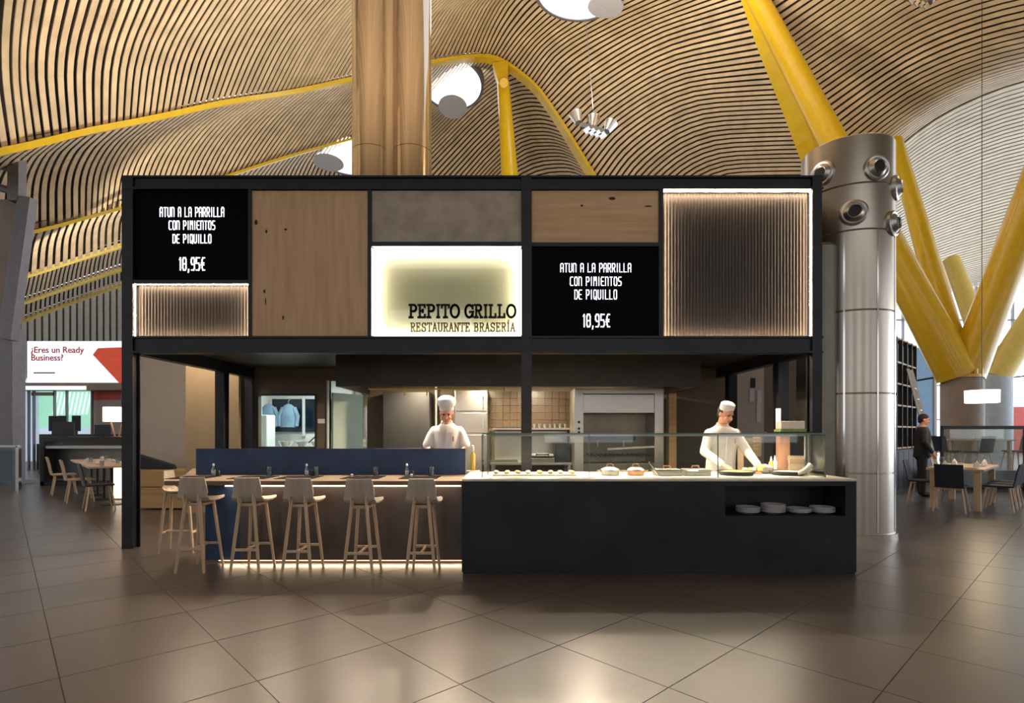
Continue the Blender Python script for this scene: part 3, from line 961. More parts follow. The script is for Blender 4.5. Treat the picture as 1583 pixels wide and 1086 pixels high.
SL = {
    'P': [[(.2, 0), (.2, 1)], [(.0, 1), (.55, 1)] + arc(.55, .75, .35, .25, 90, -90) + [(.2, .5)], [(0, 0), (.42, 0)]],
    'E': [[(.2, 0), (.2, 1)], [(0, 1), (.85, 1), (.85, .82)], [(.2, .52), (.6, .52)], [(.6, .62), (.6, .42)], [(0, 0), (.88, 0), (.88, .2)]],
    'I': [[(.5, 0), (.5, 1)], serif(.5, 1, .25), serif(.5, 0, .25)],
    'T': [[(.5, 0), (.5, 1)], [(.02, .8), (.02, 1), (.98, 1), (.98, .8)], serif(.5, 0, .22)],
    'O': [arc(.5, .5, .48, .5, 0, 360, 22)],
    'G': [arc(.5, .5, .46, .5, 50, 330, 18), [(.92, .98), (.92, .72)], [(.92, .05), (.92, .42)], [(.6, .44), (1, .44)]],
    'R': [[(.2, 0), (.2, 1)], [(.0, 1), (.55, 1)] + arc(.55, .77, .3, .23, 90, -90) + [(.2, .54)], [(0, 0), (.4, 0)], [(.5, .52), (.85, 0)], [(.78, 0), (1.02, 0)]],
    'L': [[(.2, 0), (.2, 1)], serif(.2, 1, .2), [(0, 0), (.85, 0), (.85, .26)]],
    'S': [arc(.48, .75, .36, .25, 20, 270, 12) + arc(.48, .25, .38, .25, 90, -160, 12), [(.86, .98), (.86, .74)], [(.08, .02), (.08, .26)]],
    'A': [[(.1, 0), (.5, 1), (.9, 0)], [(.25, .36), (.75, .36)], serif(.1, 0, .14), serif(.9, 0, .14)],
    'U': [[(.15, 1), (.15, .3)] + arc(.5, .3, .35, .3, 180, 360, 10) + [(.85, 1)], serif(.15, 1, .16), serif(.85, 1, .16)],
    'N': [[(.15, 0), (.15, 1), (.85, 0), (.85, 1)], serif(.15, 0, .15), serif(.85, 1, .15), [(0, 1), (.15, 1)]],
    'B': [[(.2, 0), (.2, 1)], [(0, 1), (.5, 1)] + arc(.5, .76, .28, .24, 90, -90) + [(.2, .52)], [(.5, .52)] + arc(.52, .26, .34, .26, 90, -90) + [(0, 0)]],
    'Í': [[(.5, 0), (.5, 1)], serif(.5, 1, .25), serif(.5, 0, .25), [(.45, 1.15), (.75, 1.35)]],
}


def glyph(b, strokes, x0, z0, wd, ht, th, y0, y1):
    for pl in strokes:
        P = [Vector((x0 + p[0] * wd, 0, z0 + p[1] * ht)) for p in pl]
        for a, c in zip(P, P[1:]):
            d = c - a
            if d.length < 1e-6:
                continue
            e = d.normalized() * th * 0.45
            n = Vector((-d.z, 0, d.x)).normalized() * th / 2
            q = [a - e - n, c + e - n, c + e + n, a - e + n]
            vs = [Vector((p.x, y0, p.z)) for p in q] + [Vector((p.x, y1, p.z)) for p in q]
            b.add(vs, [(0, 1, 2, 3), (7, 6, 5, 4), (0, 4, 5, 1), (1, 5, 6, 2), (2, 6, 7, 3), (3, 7, 4, 0)])


def textline(txt, font, xa, xb, ya, yb, th, y0, y1, widths={}, gap=0.32, space=0.6):
    """glyph rects between photo columns xa..xb and rows ya..yb of the facade plane"""
    ws = [widths.get(c, 1.0) if c != ' ' else space for c in txt]
    tot = sum(ws) + gap * (len(txt) - 1)
    u = (fx(xb) - fx(xa)) / tot
    x = fx(xa)
    out = []
    for c, w_ in zip(txt, ws):
        if c != ' ':
            out.append((font[c], x, fz(yb), u * w_, fz(ya) - fz(yb), th, y0, y1))
        x += u * (w_ + gap)
    return out


def led_screen(label, x0, x1, y0, y1, rows):
    t = thing('menu_screen', label, 'screen', (fx((x0 + x1) / 2), KD + 0.02, fz(y1)), group=None)
    o = t.location
    MB().box(fx(x0) - o.x, fx(x1) - o.x, 0.012, 0.08, 0.002, fz(y0) - o.z).build('panel', M['screen'], t)
    for txt, xa, xb, ya, yb, th in rows:
        b = MB()
        for g in textline(txt, LED, xa, xb, ya, yb, th, KD + 0.028, KD + 0.034, {'I': .55, ',': .45, '1': .7}, 0.62, 0.55):
            glyph(b, *g)
        b.v = [(v[0] - o.x, v[1] - o.y, v[2] - o.z) for v in b.v]
        b.build('text_line', M['screen_txt'], t)
    return t


led_screen('black menu screen with white menu text at the upper left of the facade', 205, 383, 293, 432,
           [('ATUN A LA PARRILLA', 245, 344, 319, 333, .0082), ('CON PIMIENTOS', 259, 330, 340, 353, .0082),
            ('DE PIQUILLO', 265, 324, 361, 374, .0082), ('18,95€', 274, 314, 397, 416, .013)])
led_screen('black menu screen with white menu text below the horizontal oak panel', 822, 1019, 380, 519,
           [('ATUN A LA PARRILLA', 867, 976, 406, 419, .0082), ('CON PIMIENTOS', 882, 961, 427, 440, .0082),
            ('DE PIQUILLO', 889, 954, 447, 461, .0082), ('18,95€', 901, 943, 485, 504, .013)])


def light_frame(parent, x0, x1, y0, y1, depth, m, wd=0.014, inset=0.014):
    X0, X1, Z0, Z1 = fx(x0), fx(x1), fz(y1), fz(y0)
    yy = KD + depth
    i = inset
    for bx in ((X0 + i, X1 - i, Z0 + 0.001, Z0 + wd), (X0 + i, X1 - i, Z1 - wd, Z1 - 0.001), (X0 + 0.001, X0 + wd, Z0 + i, Z1 - i), (X1 - wd, X1 - 0.001, Z0 + i, Z1 - i)):
        MB().box(bx[0], bx[1], yy - 0.02, yy, bx[2], bx[3]).build('led_strip', m, parent)


def ribbed_box(label, x0, x1, y0, y1):
    t = thing('ribbed_light_panel', label, 'light panel')
    X0, X1, Z0, Z1 = fx(x0), fx(x1), fz(y1), fz(y0)
    n = int((X1 - X0) / 0.038)
    rows = [[], []]
    yb = KD + 0.105
    k = 0
    N = n * 6
    for q, z in enumerate((Z0, Z1)):
        for i in range(N + 1):
            x = X0 + (X1 - X0) * i / N
            rows[q].append(Vector((x, yb - 0.012 * abs(math.sin(PI * i / 6)), z)))
    MB().grid(rows).build('ribbed_sheet', M['ribbed'], t, smooth=True)
    MB().box(X0, X1, yb + 0.005, yb + 0.05, Z0, Z1).build('backing', M['dark'], t)
    light_frame(t, x0, x1, y0, y1, 0.05, M['led_warm'], 0.005, 0.005)
    return t


ribbed_box('small ribbed panel edged with warm lights below the left menu screen', 205, 383, 438, 519)
ribbed_box('large square ribbed panel edged with warm lights at the right of the facade', 1026, 1256, 293, 519)

sg = thing('sign_box', 'white glowing restaurant name sign in the middle of the facade', 'sign')
panel('sign_face', 574, 806, 380, 519, M['sign_panel'], 0.135, 0.02, sg)
light_frame(sg, 574, 806, 380, 519, 0.085, M['led_white'], 0.02, 0.02)
for g in textline('PEPITO GRILLO', SL, 632, 797, 470, 489, .026, KD + 0.035, KD + 0.05, {'I': .55, 'O': 1.15, 'G': 1.1}, 0.2, 0.4):
    b = MB(); glyph(b, *g); b.build('letter', M['letter_dk'], sg)
for g in textline('RESTAURANTE BRASERÍA', SL, 634, 796, 498, 511, .013, KD + 0.035, KD + 0.045, {'I': .55, 'Í': .55}, 0.24, 0.5):
    b = MB(); glyph(b, *g); b.build('letter', M['letter_gold'], sg)
MB().box(fx(574), fx(806), KD + 0.051, KD + 0.056, fz(519), fz(380)).build('sign_glass', M['glass'], sg)

# unseen uplights added on the kiosk roof to brighten the ceiling
for k, (X, Y) in enumerate(((-3.6, 7.4), (0.5, 7.4), (2.7, 7.4))):
    t = thing('added_roof_uplight', 'long added floodlight box, unseen on the kiosk roof, %s one' % ('left', 'middle', 'right')[k], 'lamp', (X, Y, ZT - 0.02), group='added floodlights on the kiosk roof')
    MB().box(-0.85, 0.85, -0.20, 0.20, 0.0, 0.16).build('housing', M['steel_black'], t, bevel=0.01)
    MB().box(-0.82, 0.82, -0.17, 0.17, 0.16, 0.165).build('lens', M['downlight'], t)
    area_light('added_floodlight_beam', (0, 0, 0.2), (PI, 0, 0), 1.6, 0.34, (680, 430, 350)[k], (1.0, 0.86, 0.69), t, 145)

# unseen floodlights added behind the kiosk and the shop to light the vaults
for X, Y, Z, pwr, lb in ((-2.67, 12.78, 3.2, 800, 'added floodlight hidden on the back of the twin duct column, behind the kiosk'),
                         (-14.2, 20.15, pz(592, 20), 600, 'added floodlight hidden on the shop front fascia behind the advert board')):
    t = thing('added_uplight', lb, 'lamp', (X, Y, Z))
    MB().box(-.5, .5, -.12, .12, 0, .14).build('housing', M['steel_black'], t, bevel=.01)
    MB().box(-.47, .47, -.10, .10, .14, .145).build('lens', M['downlight'], t)
    area_light('added_uplight_beam', (0, 0, .2), (PI, 0, 0), .9, .2, pwr, (1.0, .88, .72), t)

# ------------------------------------------------------------------ kiosk interior shell
RW = 9.65
wallb = MB()
wx0, wx1 = fx(1264) - 0.1, 0
WXL, WXR = -5.0, 3.95
pw = (px(400, RW), px(487, RW), pz(690, RW), pz(611, RW))
dr = (px(509, RW), px(568, RW), 0.0, pz(588, RW))
wallb.box(WXL, pw[0], RW, RW + 0.1, 0, ZB1 - 0.03)
wallb.box(pw[0], pw[1], RW, RW + 0.1, 0, pw[2]).box(pw[0], pw[1], RW, RW + 0.1, pw[3], ZB1 - 0.03)
wallb.box(pw[1], dr[0], RW, RW + 0.1, 0, ZB1 - 0.03)
wallb.box(dr[0], dr[1], RW, RW + 0.1, dr[3], ZB1 - 0.03)
wallb.box(dr[1], WXR, RW, RW + 0.1, 0, ZB1 - 0.03)
wb = wallb.build('wall_back', M['olive'])
tag(wb, 'olive brown back wall of the kiosk kitchen with pass window and door opening', 'wall', kind='structure')
# pass window frame, door frame
pf = MB()
e = 0.03
pf.box(pw[0] - e, pw[1] + e, RW - 0.02, RW, pw[3], pw[3] + e).box(pw[0] - e, pw[1] + e, RW - 0.02, RW, pw[2] - e, pw[2])
pf.box(pw[0] - e, pw[0], RW - 0.02, RW, pw[2], pw[3]).box(pw[1], pw[1] + e, RW - 0.02, RW, pw[2], pw[3])
tag(pf.build('window_1', M['black']), 'black frame around the kitchen pass window', 'window', kind='structure')
df = MB().box(dr[0] - 0.035, dr[0], RW - 0.025, RW + 0.1, 0, dr[3]).build('trim_1', M['white'])
tag(df, 'white door jamb beside the dark wall in the kitchen', 'trim', kind='structure')
# bright room behind
room = MB()
room.box(-5.6, -1.6, 12.6, 12.7, 0, 2.6)
room.box(-5.6, -5.5, RW + 0.1, 12.6, 0, 2.6)
room.box(-1.7, -1.6, RW + 0.1, 12.6, 0, 2.6)
room.box(-5.6, -1.6, RW + 0.1, 12.7, 2.6, 2.7)
tag(room.build('wall_backroom', M['white']), 'white walls of the bright room behind the kitchen', 'wall', kind='structure')
dd = thing('door_1', 'open pale green door seen through the kitchen doorway', 'door', (dr[0] + 0.03, RW + 0.12, 0), R(62), kind='structure')
MB().box(0, 0.75, 0, 0.045, 0.01, 2.1).build('leaf', M['mint'], dd)
MB().cyl((0.66, -0.05, 1.02), (0.66, 0.0, 1.02), 0.03, n=10).build('handle', M['black'], dd)
area_light('backroom_tube', (-3.7, 11.2, 2.55), (0, 0, 0), 2.2, 1.0, 60, (0.86, 1.0, 0.97))
# things seen in the pass window
t = thing('dark_window', 'dark two-pane window with white bars seen through the pass opening', 'window', (-4.9, 12.55, 1.3))
MB().box(-0.75, 0.1, 0, 0.03, 0.1, 0.85).build('pane', M['darkpane'], t)
MB().box(0.16, 0.85, 0, 0.03, 0.1, 0.85).build('pane', M['darkpane'], t)
MB().box(0.1, 0.16, -0.03, 0.03, 0.0, 0.95).build('bar', M['white'], t)
for k, (x, lb) in enumerate(((415, 'left'), (446, 'right'))):
    t = thing('work_jacket', 'pale blue work jacket hanging behind the pass window, %s one' % lb, 'jacket', (px(x, 12.1), 12.1, 1.5), group='jackets behind the pass window')
    MB().lathe([(0.0, 0.52), (0.07, 0.5), (0.14, 0.44), (0.16, 0.2), (0.19, 0.0), (0.17, 0.0)], (0, 0, 0), 14, Matrix.Diagonal((1, .45, 1, 1))).build('body', M['denim'], t, smooth='auto')
    for s in (-1, 1):
        MB().tube([(s * .12, 0, .43), (s * .2, 0, .25), (s * .19, -0.03, .02)], [.05, .05, .045], 8).build('sleeve', M['denim'], t, smooth='auto')
    MB().tube([(0, 0, .5), (0, 0, .58), (.03, 0, .61)], .008, 5).build('hanger', M['chrome'], t)
tag(MB().box(px(401, 11.0), px(416, 11.0), 10.9, 11.3, 0, pz(641, 11.0)).build('white_fridge', M['white'], bevel=0.02), 'white fridge at the left of the pass window', 'fridge')
t = thing('prep_table', 'white prep counter behind the pass window', 'table', (-4.2, 10.5, 0))
MB().box(-0.75, 0.65, -0.3, 0.3, 1.04, 1.09).build('table_top', M['white'], t)
for sx in (-0.7, 0.6):
    for sy in (-0.26, 0.26):
        MB().box(sx - .02, sx + .02, sy - .02, sy + .02, 0, 1.04).build('leg', M['stainless'], t)
for k, (dx, dz, lab) in enumerate(((-0.12, 0.0, 'white bowl at the left of the pass counter'), (0.19, 0.02, 'white mixing bowl in the middle of the pass counter'), (0.49, 0.0, 'small white bowl at the right of the pass counter'))):
    o = MB().lathe([(0.05, 0), (0.10, 0.05), (0.14, 0.12), (0.13, 0.12), (0.09, 0.055), (0.0, 0.02)], (0, 0, 0), 18).build('bowl', M['porcelain'], smooth='auto')
    o.location = (-4.2 + dx, 10.45, 1.10)
    tag(o, lab, 'bowl', 'bowls on the pass counter')
o = MB().beam((0, 0, 0), (0.22, 0, 0.2), 0.02, 0.02).build('ladle', M['black'])
o.location = (-3.86, 10.38, 1.19)
tag(o, 'black ladle handle sticking up from the bowls at the pass', 'ladle')
tag(MB().box(px(397, 9.3), px(488, 9.3), 9.25, RW - 0.03, 1.06, 1.10).build('pass_shelf', M['cream'], bevel=0.005), 'cream shelf under the pass window', 'shelf')
tag(MB().box(px(490, 9.6), px(501, 9.6), RW - 0.02, RW, pz(654, 9.6), pz(647, 9.6)).build('light_switch', M['porcelain'], bevel=0.004), 'small white switch plate between pass window and door', 'switch')

# hood
hd = thing('extraction_hood', 'long dark extraction hood hanging over the kitchen', 'hood', (0, 0, 0))
hx0, hx1 = px(519, 7.9), px(1083, 7.9)
hz = pz(597, 7.9)
MB().box(hx0, hx1, 7.9, 7.94, hz, ZB1 - 0.03).build('front_sheet', M['hood'], hd)
MB().box(hx0, hx0 + 0.04, 7.94, RW, hz, ZB1 - 0.03).build('side_sheet', M['hood'], hd)
MB().box(hx1 - 0.04, hx1, 7.94, RW, hz, ZB1 - 0.03).build('side_sheet', M['hood'], hd)
MB().box(hx0 + 0.04, hx1 - 0.04, 7.94, RW, hz + 0.2, hz + 0.23).build('filter_plate', M['stainless_dk'], hd)
for k, X in enumerate((-1.6, -0.5, 0.4, 1.6)):
    t = thing('hood_lamp', 'small round warm lamp under the extraction hood, %s of four' % ('leftmost', 'second', 'third', 'rightmost')[k], 'lamp', (X, 8.8, hz + 0.19), group='lamps under the hood')
    MB().lathe([(0.06, -0.02), (0.06, 0.01)], (0, 0, 0), 16).build('rim', M['chrome'], t)
    MB().lathe([(0.045, -0.024), (0.045, -0.018)], (0, 0, 0), 16).build('lens', M['downlight'], t)
    area_light('hood_light', (0, 0, -0.03), (0, 0, 0), 0.1, 0.1, 55, (1.0, 0.82, 0.58), t)
# pot rail with hooks
pr = thing('pot_rail', 'brass pot rail with three hooks under the hood', 'rail', (0, 0, 0))
ry = 8.05
MB().cyl((px(570, ry), ry, pz(601, ry)), (px(780, ry), ry, pz(601, ry)), 0.012, n=8).build('rail', M['oil'], pr)
for x in (626, 660, 780):
    X = px(x, ry); Z = pz(601, ry)
    MB().tube([(X, ry, Z + .02), (X, ry - .01, Z - .08), (X, ry - .04, Z - .10)], .009, 6).build('hook', M['oil'], pr)
for x in (570, 700):
    MB().cyl((px(x, ry), ry, pz(601, ry)), (px(x, ry), ry, hz + 0.2), 0.006, n=6).build('hanger', M['stainless_dk'], pr)

# back kitchen units
KDp = 9.3
tag(MB().box(px(592, KDp), px(664, KDp), KDp, RW - 0.01, 0, pz(605, KDp)).build('tall_cabinet', M['dark'], bevel=0.01), 'tall dark grey cabinet left of the chef in the cap and tunic', 'cabinet')
tag(MB().cyl((px(674, 9.55), 9.55, 0), (px(674, 9.55), 9.55, hz + 0.2), 0.02, n=10).build('white_pipe', M['white']), 'thin white vertical pipe on the kitchen wall', 'pipe')
fr = thing('steel_fridge', 'stainless upright fridge behind the short sleeved chef', 'fridge', (px(728, 9.2), 9.4, 0))
fw = (px(755, 9.2) - px(704, 9.2)) / 2
MB().box(-fw, fw, -0.18, 0.22, 0.05, 2.1).build('body', M['stainless'], fr, bevel=0.01)
for z0, z1 in ((0.1, 1.35), (1.38, 1.72), (1.75, 2.05)):
    dm = MB().box(-fw + .02, fw - .02, -0.20, -0.18, z0, z1).build('door', M['stainless'], fr, bevel=0.005)
    MB().cyl((fw - .07, -0.225, (z0 + z1) / 2 - .1), (fw - .07, -0.225, (z0 + z1) / 2 + .1), .01, n=8).build('handle', M['chrome'], dm)
# tiled splash wall of separate tiles
tw0, tw1 = px(756, 9.6), px(886, 9.6)
nt_, nr_ = 12, 5
tilew = (tw1 - tw0) / nt_
tz0, tz1 = pz(660, 9.6), pz(604, 9.6)
th_ = (tz1 - tz0) / nr_
tme = MB().box(-tilew / 2 + .003, tilew / 2 - .003, 0, .015, -th_ / 2 + .003, th_ / 2 - .003).mesh('tile', M['tilewall'])
for i in range(nt_):
    for j in range(nr_):
        o = bpy.data.objects.new('tile', tme)
        o.location = (tw0 + tilew * (i + .5), RW - 0.016, tz0 + th_ * (j + .5))
        COL.objects.link(o); o.parent = wb
ks = thing('steel_worktop', 'stainless kitchen worktop with splashback along the back wall', 'worktop', (0, 0, 0))
sx0, sx1 = px(758, 8.9), px(884, 8.9)
MB().box(sx0, sx1, 8.9, RW - 0.02, 0.86, 0.90).build('top', M['stainless'], ks, bevel=0.004)
MB().box(sx0 + .05, sx1, RW - 0.035, RW - 0.018, 0.90, pz(666, 9.6)).build('splashback', M['stainless'], ks)
MB().box(sx0 + .02, sx1, 9.3, RW - 0.036, pz(664, 9.5), pz(661, 9.5)).build('shelf', M['stainless'], ks)
MB().box(sx0, sx1, 8.95, RW - 0.05, 0.50, 0.53).build('shelf', M['stainless'], ks)
MB().box(sx0 + .02, sx1 - .02, 8.94, 8.98, 0.66, 0.72).build('rail', M['stainless'], ks)
for X in (sx0 + .04, sx1 - .04):
    for Y in (8.95, RW - .1):
        MB().box(X - .025, X + .025, Y - .025, Y + .025, 0, 0.86).build('leg', M['stainless'], ks)
t = thing('toaster_oven', 'small black oven on the steel worktop left of the grill', 'oven', (px(868, 9.1), 9.15, 0.90))
MB().box(-.13, .13, -.15, .15, .01, .32).build('body', M['black'], t, bevel=.01)
MB().box(-.10, .08, -.155, -.15, .05, .26).build('door_glass', M['darkpane'], t)
t = thing('sandwich_press', 'steel press with black handle on the worktop', 'press', (px(838, 9.05), 9.1, 0.90))
MB().box(-.2, .2, -.15, .15, .0, .07).build('base', M['stainless_dk'], t, bevel=.01)
MB().box(-.19, .19, -.14, .14, .075, .12, Matrix.Rotation(R(-8), 4, 'X')).build('lid', M['stainless'], t, bevel=.01)
MB().tube([(-.1, -.15, .12), (-.1, -.22, .14), (.1, -.22, .14), (.1, -.15, .12)], .012, 6).build('handle', M['black'], t)
t = thing('baking_tray', 'long dark tray on the worktop under the post', 'tray', (px(778, 9.0), 9.05, 0.90))
MB().box(-.24, .24, -.12, .12, 0, .012).build('plate', M['stainless_dk'], t)
for bx in ((-.24, .24, -.12, -.11), (-.24, .24, .11, .12), (-.24, -.23, -.11, .11), (.23, .24, -.11, .11)):
    MB().box(*bx, .012, .035).build('rim', M['stainless_dk'], t)
OR7 = ('first from left', 'second from left', 'third from left', 'fourth from left', 'fifth from left', 'sixth from left', 'last at right')
for k in range(7):
    o = MB().lathe([(0.025, 0), (0.03, 0.07), (0.028, 0.07), (0.022, .005), (0, .005)], (0, 0, 0), 10).build('cup', M['stainless'], smooth='auto')
    o.location = (px(826 + 8 * k, 9.5), 9.48, pz(661, 9.5))
    tag(o, 'small steel cup in the row on the wall shelf, %s' % OR7[k], 'cup', 'cups on the wall shelf')

# charcoal grill
gd = 8.6
gr = thing('charcoal_grill', 'stainless charcoal grill with boxed hood and side pillars', 'grill', (0, 0, 0))
gx = lambda x: px(x, gd)
gz = lambda y: pz(y, gd)
MB().box(gx(888), gx(902), gd, gd + .7, 0, gz(600)).build('pillar', M['stainless'], gr, bevel=.005)
MB().box(gx(1012), gx(1026), gd, gd + .7, 0, gz(600)).build('pillar', M['stainless'], gr, bevel=.005)
MB().box(gx(902), gx(1012), gd + .02, gd + .7, gz(638), gz(609)).build('smoke_box', M['stainless'], gr, bevel=.005)
MB().box(gx(902), gx(1012), gd - .01, gd + .7, gz(608), gz(600)).build('lip', M['stainless'], gr)
MB().box(gx(902), gx(1012), gd + .6, gd + .68, gz(718), gz(638)).build('back_plate', M['stainless_dk'], gr)
MB().box(gx(902), gx(1012), gd + .02, gd + .7, 0, gz(716)).build('fire_bed', M['stainless_dk'], gr, bevel=.005)
for y, m in ((677, 'black'),):
    MB().box(gx(915), gx(985), gd + .1, gd + .5, gz(680), gz(674)).build('rack_frame', M['black'], gr)
for x in (927, 968):
    MB().cyl((gx(x), gd + .2, gz(690)), (gx(x), gd + .2, gz(680)), .012, n=8).build('rack_leg', M['stainless'], gr)
for k in range(14):
    X = gx(915) + (gx(1008) - gx(915)) * k / 13
    MB().cyl((X, gd + .04, gz(705)), (X, gd + .55, gz(703)), .008, n=6).build('grill_bar', M['black'], gr)
MB().beam((gx(940), gd + .05, gz(694)), (gx(1014), gd + .05, gz(690)), .03, .03).build('crank_arm', M['stainless'], gr)
for z in (652, 662, 668):
    MB().cyl((gx(895), gd - .012, gz(z)), (gx(895), gd, gz(z)), .02, n=10).build('knob', M['black'], gr)
tag(MB().box(px(1034, 8.75), px(1046, 8.75), 8.75, 8.9, 0, pz(607, 8.75)).build('wooden_pillar', M['blockwood'], bevel=.006), 'narrow golden wooden pillar right of the grill', 'pillar')
# ceiling downlights over the serving counter and the bar
n = 0
for X, Y, pw_ in ((-4.0, 6.95, 26), (-3.0, 6.95, 28), (-2.0, 6.95, 36), (-0.9, 6.95, 48), (0.15, 6.98, 56), (0.95, 6.98, 56), (1.75, 6.98, 55), (2.55, 6.98, 55), (3.2, 6.98, 42)):
    n += 1
    t = thing('downlight', 'small recessed warm soffit downlight, %s along the kiosk' % ('first from left', 'second from left', 'third from left', 'fourth from left', 'middle one', 'sixth from left', 'seventh from left', 'eighth from left', 'last at right')[n - 1], 'lamp', (X, Y, ZB1 - 0.03), group='soffit downlights')
    MB().lathe([(0.055, -0.02), (0.065, 0.0)], (0, 0, 0), 16).build('rim', M['stainless_dk'], t)
    MB().lathe([(0.045, -0.024), (0.045, -0.02)], (0, 0, 0), 16).build('lens', M['downlight'], t)
    area_light('downlight_beam', (0, 0, -0.04), (R(-22) if X < 1.5 else R(-8), 0, 0), 0.09, 0.09, pw_ * (.75 if X < 1.5 else .32), (1.0, 0.80, 0.59), t, 140)

# ================================================================== SERVING COUNTER
SD = 5.384
sX0, sX1 = px(714, SD), px(1324, SD)
SZ = pz(740, SD)
sc = thing('serving_counter', 'long black steel serving counter with a plate niche', 'counter', (0, 0, 0))
nx0, nx1, nz0, nz1 = px(1121, SD), px(1307, SD), pz(797, SD), pz(751, SD)
SB = 6.36
TH = 0.022
for bx in ((sX0, nx0, 0.02, SZ - TH), (nx1, sX1, 0.02, SZ - TH), (nx0, nx1, 0.02, nz0), (nx0, nx1, nz1, SZ - TH)):
    MB().box(bx[0], bx[1], SD, SD + 0.03, bx[2], bx[3]).build('front_sheet', M['steel_counter'], sc)
MB().box(sX0, sX0 + .03, SD + .03, SB, 0.02, SZ - TH).build('side_sheet', M['steel_counter'], sc)
MB().box(sX1 - .03, sX1, SD + .03, SB, 0.02, SZ - TH).build('side_sheet', M['steel_counter'], sc)
MB().box(nx0 - .02, nx1 + .02, SD + .03, SD + .42, nz0 - .02, nz0).build('niche_shelf', M['steel_black'], sc)
MB().box(nx0 - .02, nx1 + .02, SD + .40, SD + .42, nz0, nz1 + .02).build('niche_back', M['steel_black'], sc)
MB().box(nx0 - .02, nx0, SD + .03, SD + .40, nz0, nz1 + .02).build('niche_side', M['steel_black'], sc)
MB().box(nx1, nx1 + .02, SD + .03, SD + .40, nz0, nz1 + .02).build('niche_side', M['steel_black'], sc)
MB().box(nx0 - .02, nx1 + .02, SD + .03, SD + .40, nz1, nz1 + .02).build('niche_top', M['steel_black'], sc)
MB().box(sX0 + .008, sX1 - .008, SD + .008, SB, 0.0, 0.0195).build('plinth', M['black'], sc)
tag(MB().box(sX0, sX1, SD - .004, SB, SZ - TH, SZ).build('counter_slab', M['cream'], bevel=.003), 'thin cream stone slab on top of the black serving counter', 'worktop')

# plates in the niche
plate_me = MB().lathe([(0.03, 0.0), (0.075, 0.0), (0.118, 0.024), (0.118, 0.029), (0.07, 0.008), (0.0, 0.008)], (0, 0, 0), 28).mesh('plate', M['porcelain'], 'auto')
stk = ((1156, 4, 'first stack from the left'), (1195, 6, 'tallest stack'), (1235, 3, 'lowest stack'), (1271, 4, 'stack nearest the right end'))
for x, n, lb in stk:
    for k in range(n):
        o = bpy.data.objects.new('plate', plate_me)
        o.location = (px(x, SD + .17), SD + .17, nz0 + 0.0135 * k + .001)
        COL.objects.link(o)
        pos = 'bottom plate' if k == 0 else ('top plate' if k == n - 1 else 'white plate inside')
        tag(o, ('white %s of the %s in the black niche' % (pos, lb)) if pos != 'white plate inside' else 'plate %s from bottom in the %s of the black niche' % (('second', 'third', 'fourth', 'fifth')[k - 1], lb), 'plate', 'plates of the %s' % lb)

# glass guard
gy = 5.58
gg = thing('glass_guard', 'glass food guard standing on the serving counter', 'glass guard', (0, 0, 0))
gX = [px(x, gy) for x in (745, 911, 1110, 1276)]
gz1 = pz(671, gy)
for a, c in zip(gX, gX[1:]):
    MB().box(a + .004, c - .004, gy, gy + .008, SZ, gz1).build('front_pane', M['glass'], gg)
    MB().box(a + .004, c - .004, gy, gy + .34, gz1 + .001, gz1 + .011).build('top_pane', M['glass'], gg)
    MB().box(a + .004, c - .004, gy - .006, gy + .006, gz1 + .0, gz1 + .014).build('edge', M['glass_edge'], gg)
for X in (gX[0], gX[3]):
    MB().box(X - .004, X + .004, gy, gy + .34, SZ, gz1).build('end_pane', M['glass'], gg)
for X in gX:
    MB().box(X - .004, X + .004, gy - .003, gy + .012, SZ, gz1).build('joint', M['glass_edge'], gg)
MB().box(gX[0] + .06, gX[3] - .05, gy + .30, gy + .33, gz1 - .022, gz1).build('light_bar', M['stainless'], gg)
area_light('guard_light', ((gX[0] + gX[3]) / 2, gy + .31, gz1 - .026), (0, 0, 0), 3.3, .02, 42, (1.0, .84, .66), gg)
for X in (gX[0] + .05, gX[3] - .03):
    MB().box(X - .012, X + .012, gy + .3, gy + .33, SZ, gz1).build('support', M['chrome'], gg)


ORD = ('first from left', 'second from left', 'third from left', 'fourth from left', 'fifth from left', 'sixth from left', 'seventh from left', 'last at right', 'ninth from left')
# food and utensils on the slab
def on(x, D):
    return Vector((px(x, D), D, SZ))


t = thing('marble_board', 'long pale serving board with tapas at the left end of the glass guard', 'board', on(826, 5.85))
MB().box(-.44, .44, -.12, .12, 0.0, .02).build('board', M['cream'], t, bevel=.004)
for k in range(16):
    x = -.40 + .8 * (k % 8) / 7; y = -.05 + .1 * (k // 8)
    o = MB().ellip((0, 0, 0), .03, .025, .018, 10, 6).build('tapa', M[('food_p', 'food_y', 'redwood')[k % 3]], smooth=True)
    o.location = t.location + Vector((x + random.uniform(-.01, .01), y, .034))
    tag(o, 'small bite of food on the long pale board, %s in the %s row' % (ORD[k % 8], ('front', 'back')[k // 8]), 'tapa', 'tapas on the long board')


def casserole(x, D, r, m, label):
    t = thing('casserole', label, 'pot', on(x, D))
    MB().lathe([(r * .92, 0), (r, .015), (r, .055), (r * .96, .055), (r * .9, .01), (0, .01)], (0, 0, 0), 24).build('pot', m, t, smooth='auto')
    lid = MB().lathe([(r * 1.02, .055), (r * .98, .065), (r * .6, .085), (0, .092)], (0, 0, 0), 24).build('lid', M['stainless'], t, smooth='auto')
    MB().tube([(-.035, 0, .088), (-.03, 0, .115), (0, 0, .125), (.03, 0, .115), (.035, 0, .088)], .007, 6).build('knob', M['copper'], lid)
    for s in (-1, 1):
        MB().tube([(s * r, -.03, .045), (s * (r + .035), -.02, .05), (s * (r + .035), .02, .05), (s * r, .03, .045)], .006, 6).build('handle', M['copper'], t)


